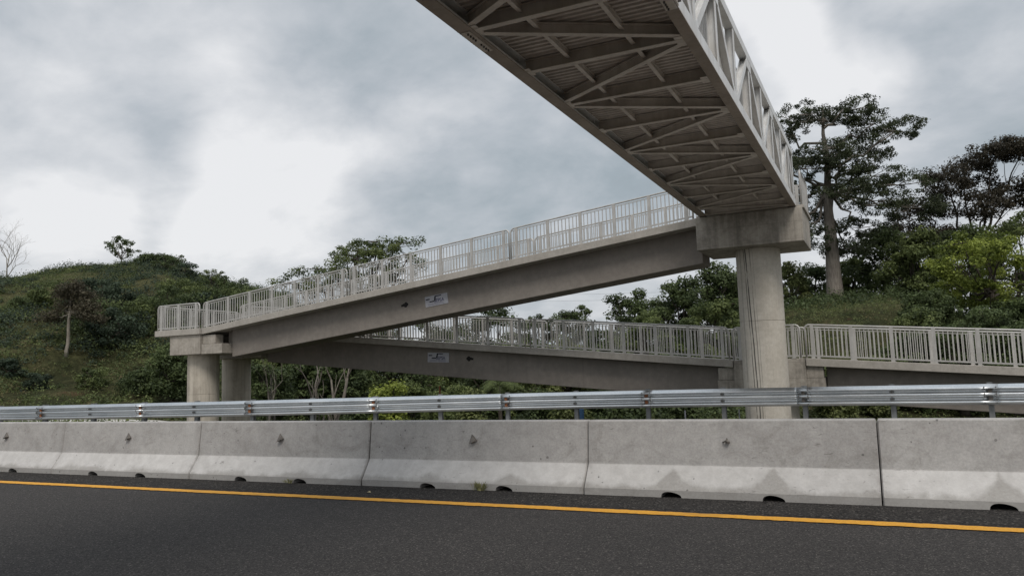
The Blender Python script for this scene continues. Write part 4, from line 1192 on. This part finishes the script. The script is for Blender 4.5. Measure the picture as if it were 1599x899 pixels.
for i, (x, y, hgt, wd) in enumerate(HILL):
    p_, d_ = stand(x, y)
    tone = ['dark green', 'bluish green', 'mid green'][i % 3]; rank = 1 + sum(1 for q in HT if (q[4] == (i < 12)) and q[0] < x)
    lab = f'{tone} rounded tree, {ORD[rank]} from the left in the tree band across the left hill' if i < 12 else f'{tone} single bush in the scrub of the left hill, {ORD[rank]} from the left'
    tree('hill_tree' if i < 12 else 'hill_bush', lab, p_ - [0, 0, .3], hgt, wd, [L_DARK, L_DARK2, L_MID][i % 3], B_DARK, 500 + i, crown=(.02, 1), clumps=44 if i < 12 else 24, per=95, leaf=.20 if i < 12 else .15, rc=.62 if i < 12 else .34, trunk=.10,
         group='band of trees on the left hill' if i < 12 else 'single bushes on the left hill')
# scrub: one mass of bushes over the hill, one over the embankments
def scrub(name, label, pts, sizes, matn, seed, per=110, leaf=0.26, flat=.7):
    r = np.random.default_rng(seed); C = []; S = []; T = []; O = []
    for (x, y, z), s in zip(pts, sizes):
        n = int(per*min(2.2, s**1.2)); d = r.normal(size=(n, 3)); d /= np.linalg.norm(d, axis=1)[:, None]
        d *= (r.uniform(.3, 1, n)**.4)[:, None]; d[:, 2] = np.abs(d[:, 2])
        lob = 1 + .35*np.sin(3*np.arctan2(d[:, 1], d[:, 0]) + r.uniform(0, 6))
        C.append(np.array([x, y, z - .15*s]) + d*lob[:, None]*np.array([s, s, s*flat])); S.append(leaf*r.uniform(.6, 1.3, n)*min(1.2, .7 + s*.2)); O.append(d); T.append(r.uniform(.0, .85) + r.normal(0, .11, n))
    me = leaf_mesh(name, np.concatenate(C), np.concatenate(S), np.concatenate(T), up=.35, seed=seed, outw=np.concatenate(O))
    tag(link(name, me, matn), label, 'scrub', kind='stuff')
def scatter(n, az0, az1, r0, r1, seed, keep=None):
    r = np.random.default_rng(seed); a = np.radians(r.uniform(az0, az1, n)); d = np.sqrt(r.uniform(r0*r0, r1*r1, n))
    x, y = np.sin(a)*d, np.cos(a)*d
    if keep is not None:
        k = keep(x, y, np.degrees(a), d, r); x, y = x[k], y[k]
    return np.stack([x, y, terrain_z(x, y)], 1), r
# dark bushes crowd the upper hill, olive scrub and grass the lower slope
dn = lambda x, y: vnoise(x, y, 11, 31)*.6 + vnoise(x, y, 4, 32)*.4
clear = lambda x, y: ~((np.abs((np.degrees(np.arctan2(x, y)) - azim(105))) < 1.3) & (np.hypot(x, y) < np.hypot(hb[0], hb[1]) + .5) & (np.hypot(x, y) > np.hypot(hb[0], hb[1]) - 5))
p, r = scatter(2300, -64, -37, 60, 118, 51, lambda x, y, a, d, r: (dn(x, y) + .20*sm((d - 70)/22)*(0.3 + .7*sm((a + 56)/5)) > .54) & clear(x, y))
scrub('hill_bushes', 'dark green bushes crowding the crest and upper slope of the left hill', p, r.uniform(.5, 1.0, len(p))*r.choice([.6, .9, 1.4], len(p), p=[.5, .38, .12]), L_DARK2, 52, 150, .20, .8)
p, r = scatter(900, -64, -37, 56, 118, 151, lambda x, y, a, d, r: clear(x, y))
scrub('hill_shrubs', 'mid green rounded bushes between the darker ones on the left hill', p, r.uniform(.5, 1.0, len(p))*r.choice([.6, .9, 1.4], len(p), p=[.5, .38, .12]), L_MID, 152, 140, .20, .85)
p, r = scatter(6500, -64, -36, 33, 112, 53, lambda x, y, a, d, r: dn(x, y) < .64)
scrub('hill_scrub', 'olive scrub and tall grass covering the left hillside', p, r.uniform(.2, .6, len(p)), L_OLIVE, 54, 80, .15, .6)
p, r = scatter(900, -62, -38, 36, 75, 55, lambda x, y, a, d, r: clear(x, y))
scrub('hill_shrubs', 'mid green shrubs dotted over the lower left slope', p, r.uniform(.3, .8, len(p))*r.choice([.8, 1.7], len(p), p=[.75, .25]), L_MID, 56, 110, .17, .8)
p, r = scatter(500, -62, -38, 36, 80, 155, lambda x, y, a, d, r: (vnoise(x, y, 6, 77) > .55) & clear(x, y))
scrub('hill_grass', 'dry yellowish grass patches on the lower left slope', p, r.uniform(.3, .7, len(p)), L_DRY, 156, 110, .15, .6)
off = lambda x, y, a, d, r: (y > 23 + 0*x) & ~((y > 22.6) & (y < 28.6) & (x > -28) & (x < -24)) & ~((abs(x + 3.3) < 2) & (y < 28.5))
p, r = scatter(900, -48, -9, 27, 60, 57, lambda x, y, a, d, r: y > 29)
scrub('undergrowth', 'dark undergrowth filling the low ground under the ramps', p, r.uniform(.5, 1.5, len(p)), L_DARK, 58, 120, .19, .9)
p, r = scatter(700, -46, -8, 27, 50, 67, lambda x, y, a, d, r: y > 29)
scrub('undergrowth', 'mid green leafy undergrowth between the dark bushes under the ramps', p, r.uniform(.4, 1.1, len(p)), L_MID, 68, 120, .17, .9)
p, r = scatter(260, -12, 14, 27, 34, 69, lambda x, y, a, d, r: y > 28.4)
scrub('embankment_bushes', 'dark bushes at the bottom of the bank behind the last ramp', p, r.uniform(.5, 1.3, len(p)), L_DARK, 70, 130, .16, .9)
p, r = scatter(1600, -13, 12, 30, 66, 259)
scrub('bank_grass', 'green tufts and seedlings spread over the right bank', p, r.uniform(.15, .55, len(p)), L_MID, 260, 60, .12, .7)
p, r = scatter(5200, -13, 12, 30, 66, 59)
scrub('bank_grass', 'low grass and weeds on the right bank below the kapok', p, r.uniform(.18, .5, len(p)), L_OLIVE, 60, 70, .12, .55)
p, r = scatter(500, -13, 12, 30, 62, 159)
scrub('bank_weeds', 'dry reddish weeds scattered over the right bank', p, r.uniform(.12, .45, len(p)), L_DRY, 160, 70, .12, .8)
p, r = scatter(420, -12, 12, 58, 80, 61)
scrub('bank_scrub', 'dark scrub along the top of the right bank', p, r.uniform(.5, 1.2, len(p)), L_DARK, 62, 110, .22, .9)
# weeds on the verge just beyond the guardrail
def verge():
    r = np.random.default_rng(71); x = r.uniform(-22.5, 8, 650); y = gr_y(x) + r.uniform(2.2, 6.5, 650)
    k = ~((np.abs(x + 3.27) < 1.0) & (np.abs(y - 24.25) < 1.1)); x, y = x[k], y[k]
    p = np.stack([x, y, terrain_z(x, y) - .05], 1)
    scrub('verge_weeds', 'leafy weeds on the verge just beyond the guardrail', p, r.uniform(.2, .6, len(x)), L_MID, 72, 90, .09, 1.1)
verge()
# stray stakes and a pipe standing in the weeds behind the guardrail
def stake(name, label, x, y0, depth, r, m_, zb):
    p = place(x, depth, zb); zt = zpix(x, y0, depth)
    thing1(name, MB().tube([p, [p[0], p[1], zt]], r, 8), m_, p.tolist(), label, 'stake')
M_BLUE = mat('blue_plastic', paint((0.03, 0.08, 0.16), (0.02, 0.05, 0.10)), 0.5)
stake('marker_stake', 'rusty thin pole standing in the bushes under the level sign', 686, 602, 31, .035, M_RUST, -3.6)
stake('marker_stake', 'thin pale stake behind the guardrail left of the tall column', 1066, 640, 24.5, .022, M_SIGNW, -2.0)
stake('marker_stake', 'thin pale stake directly left of the tall column foot', 1150, 638, 24.5, .018, M_SIGNW, -2.0)
stake('marker_stake', 'short blue post behind the guardrail above the barrier joint left of centre', 904, 638, 23, .10, M_BLUE, -1.5)
# power line far off, seen in the gap under the upper ramp
def wires():
    root = empty('power_line', (-60, 96, 10), 'thin pair of overhead wires crossing the gap under the upper ramp', 'power line')
    for dz in (0, -.9):
        a = place(300, 110, zpix(300, 452, 110) + dz); b = place(1350, 110, zpix(1350, 440, 110) + dz)
        part('wire', MB().tube(curve_pts(a, b, -1.2, 14), 0.012, 4), M_POSTG, root)
wires()
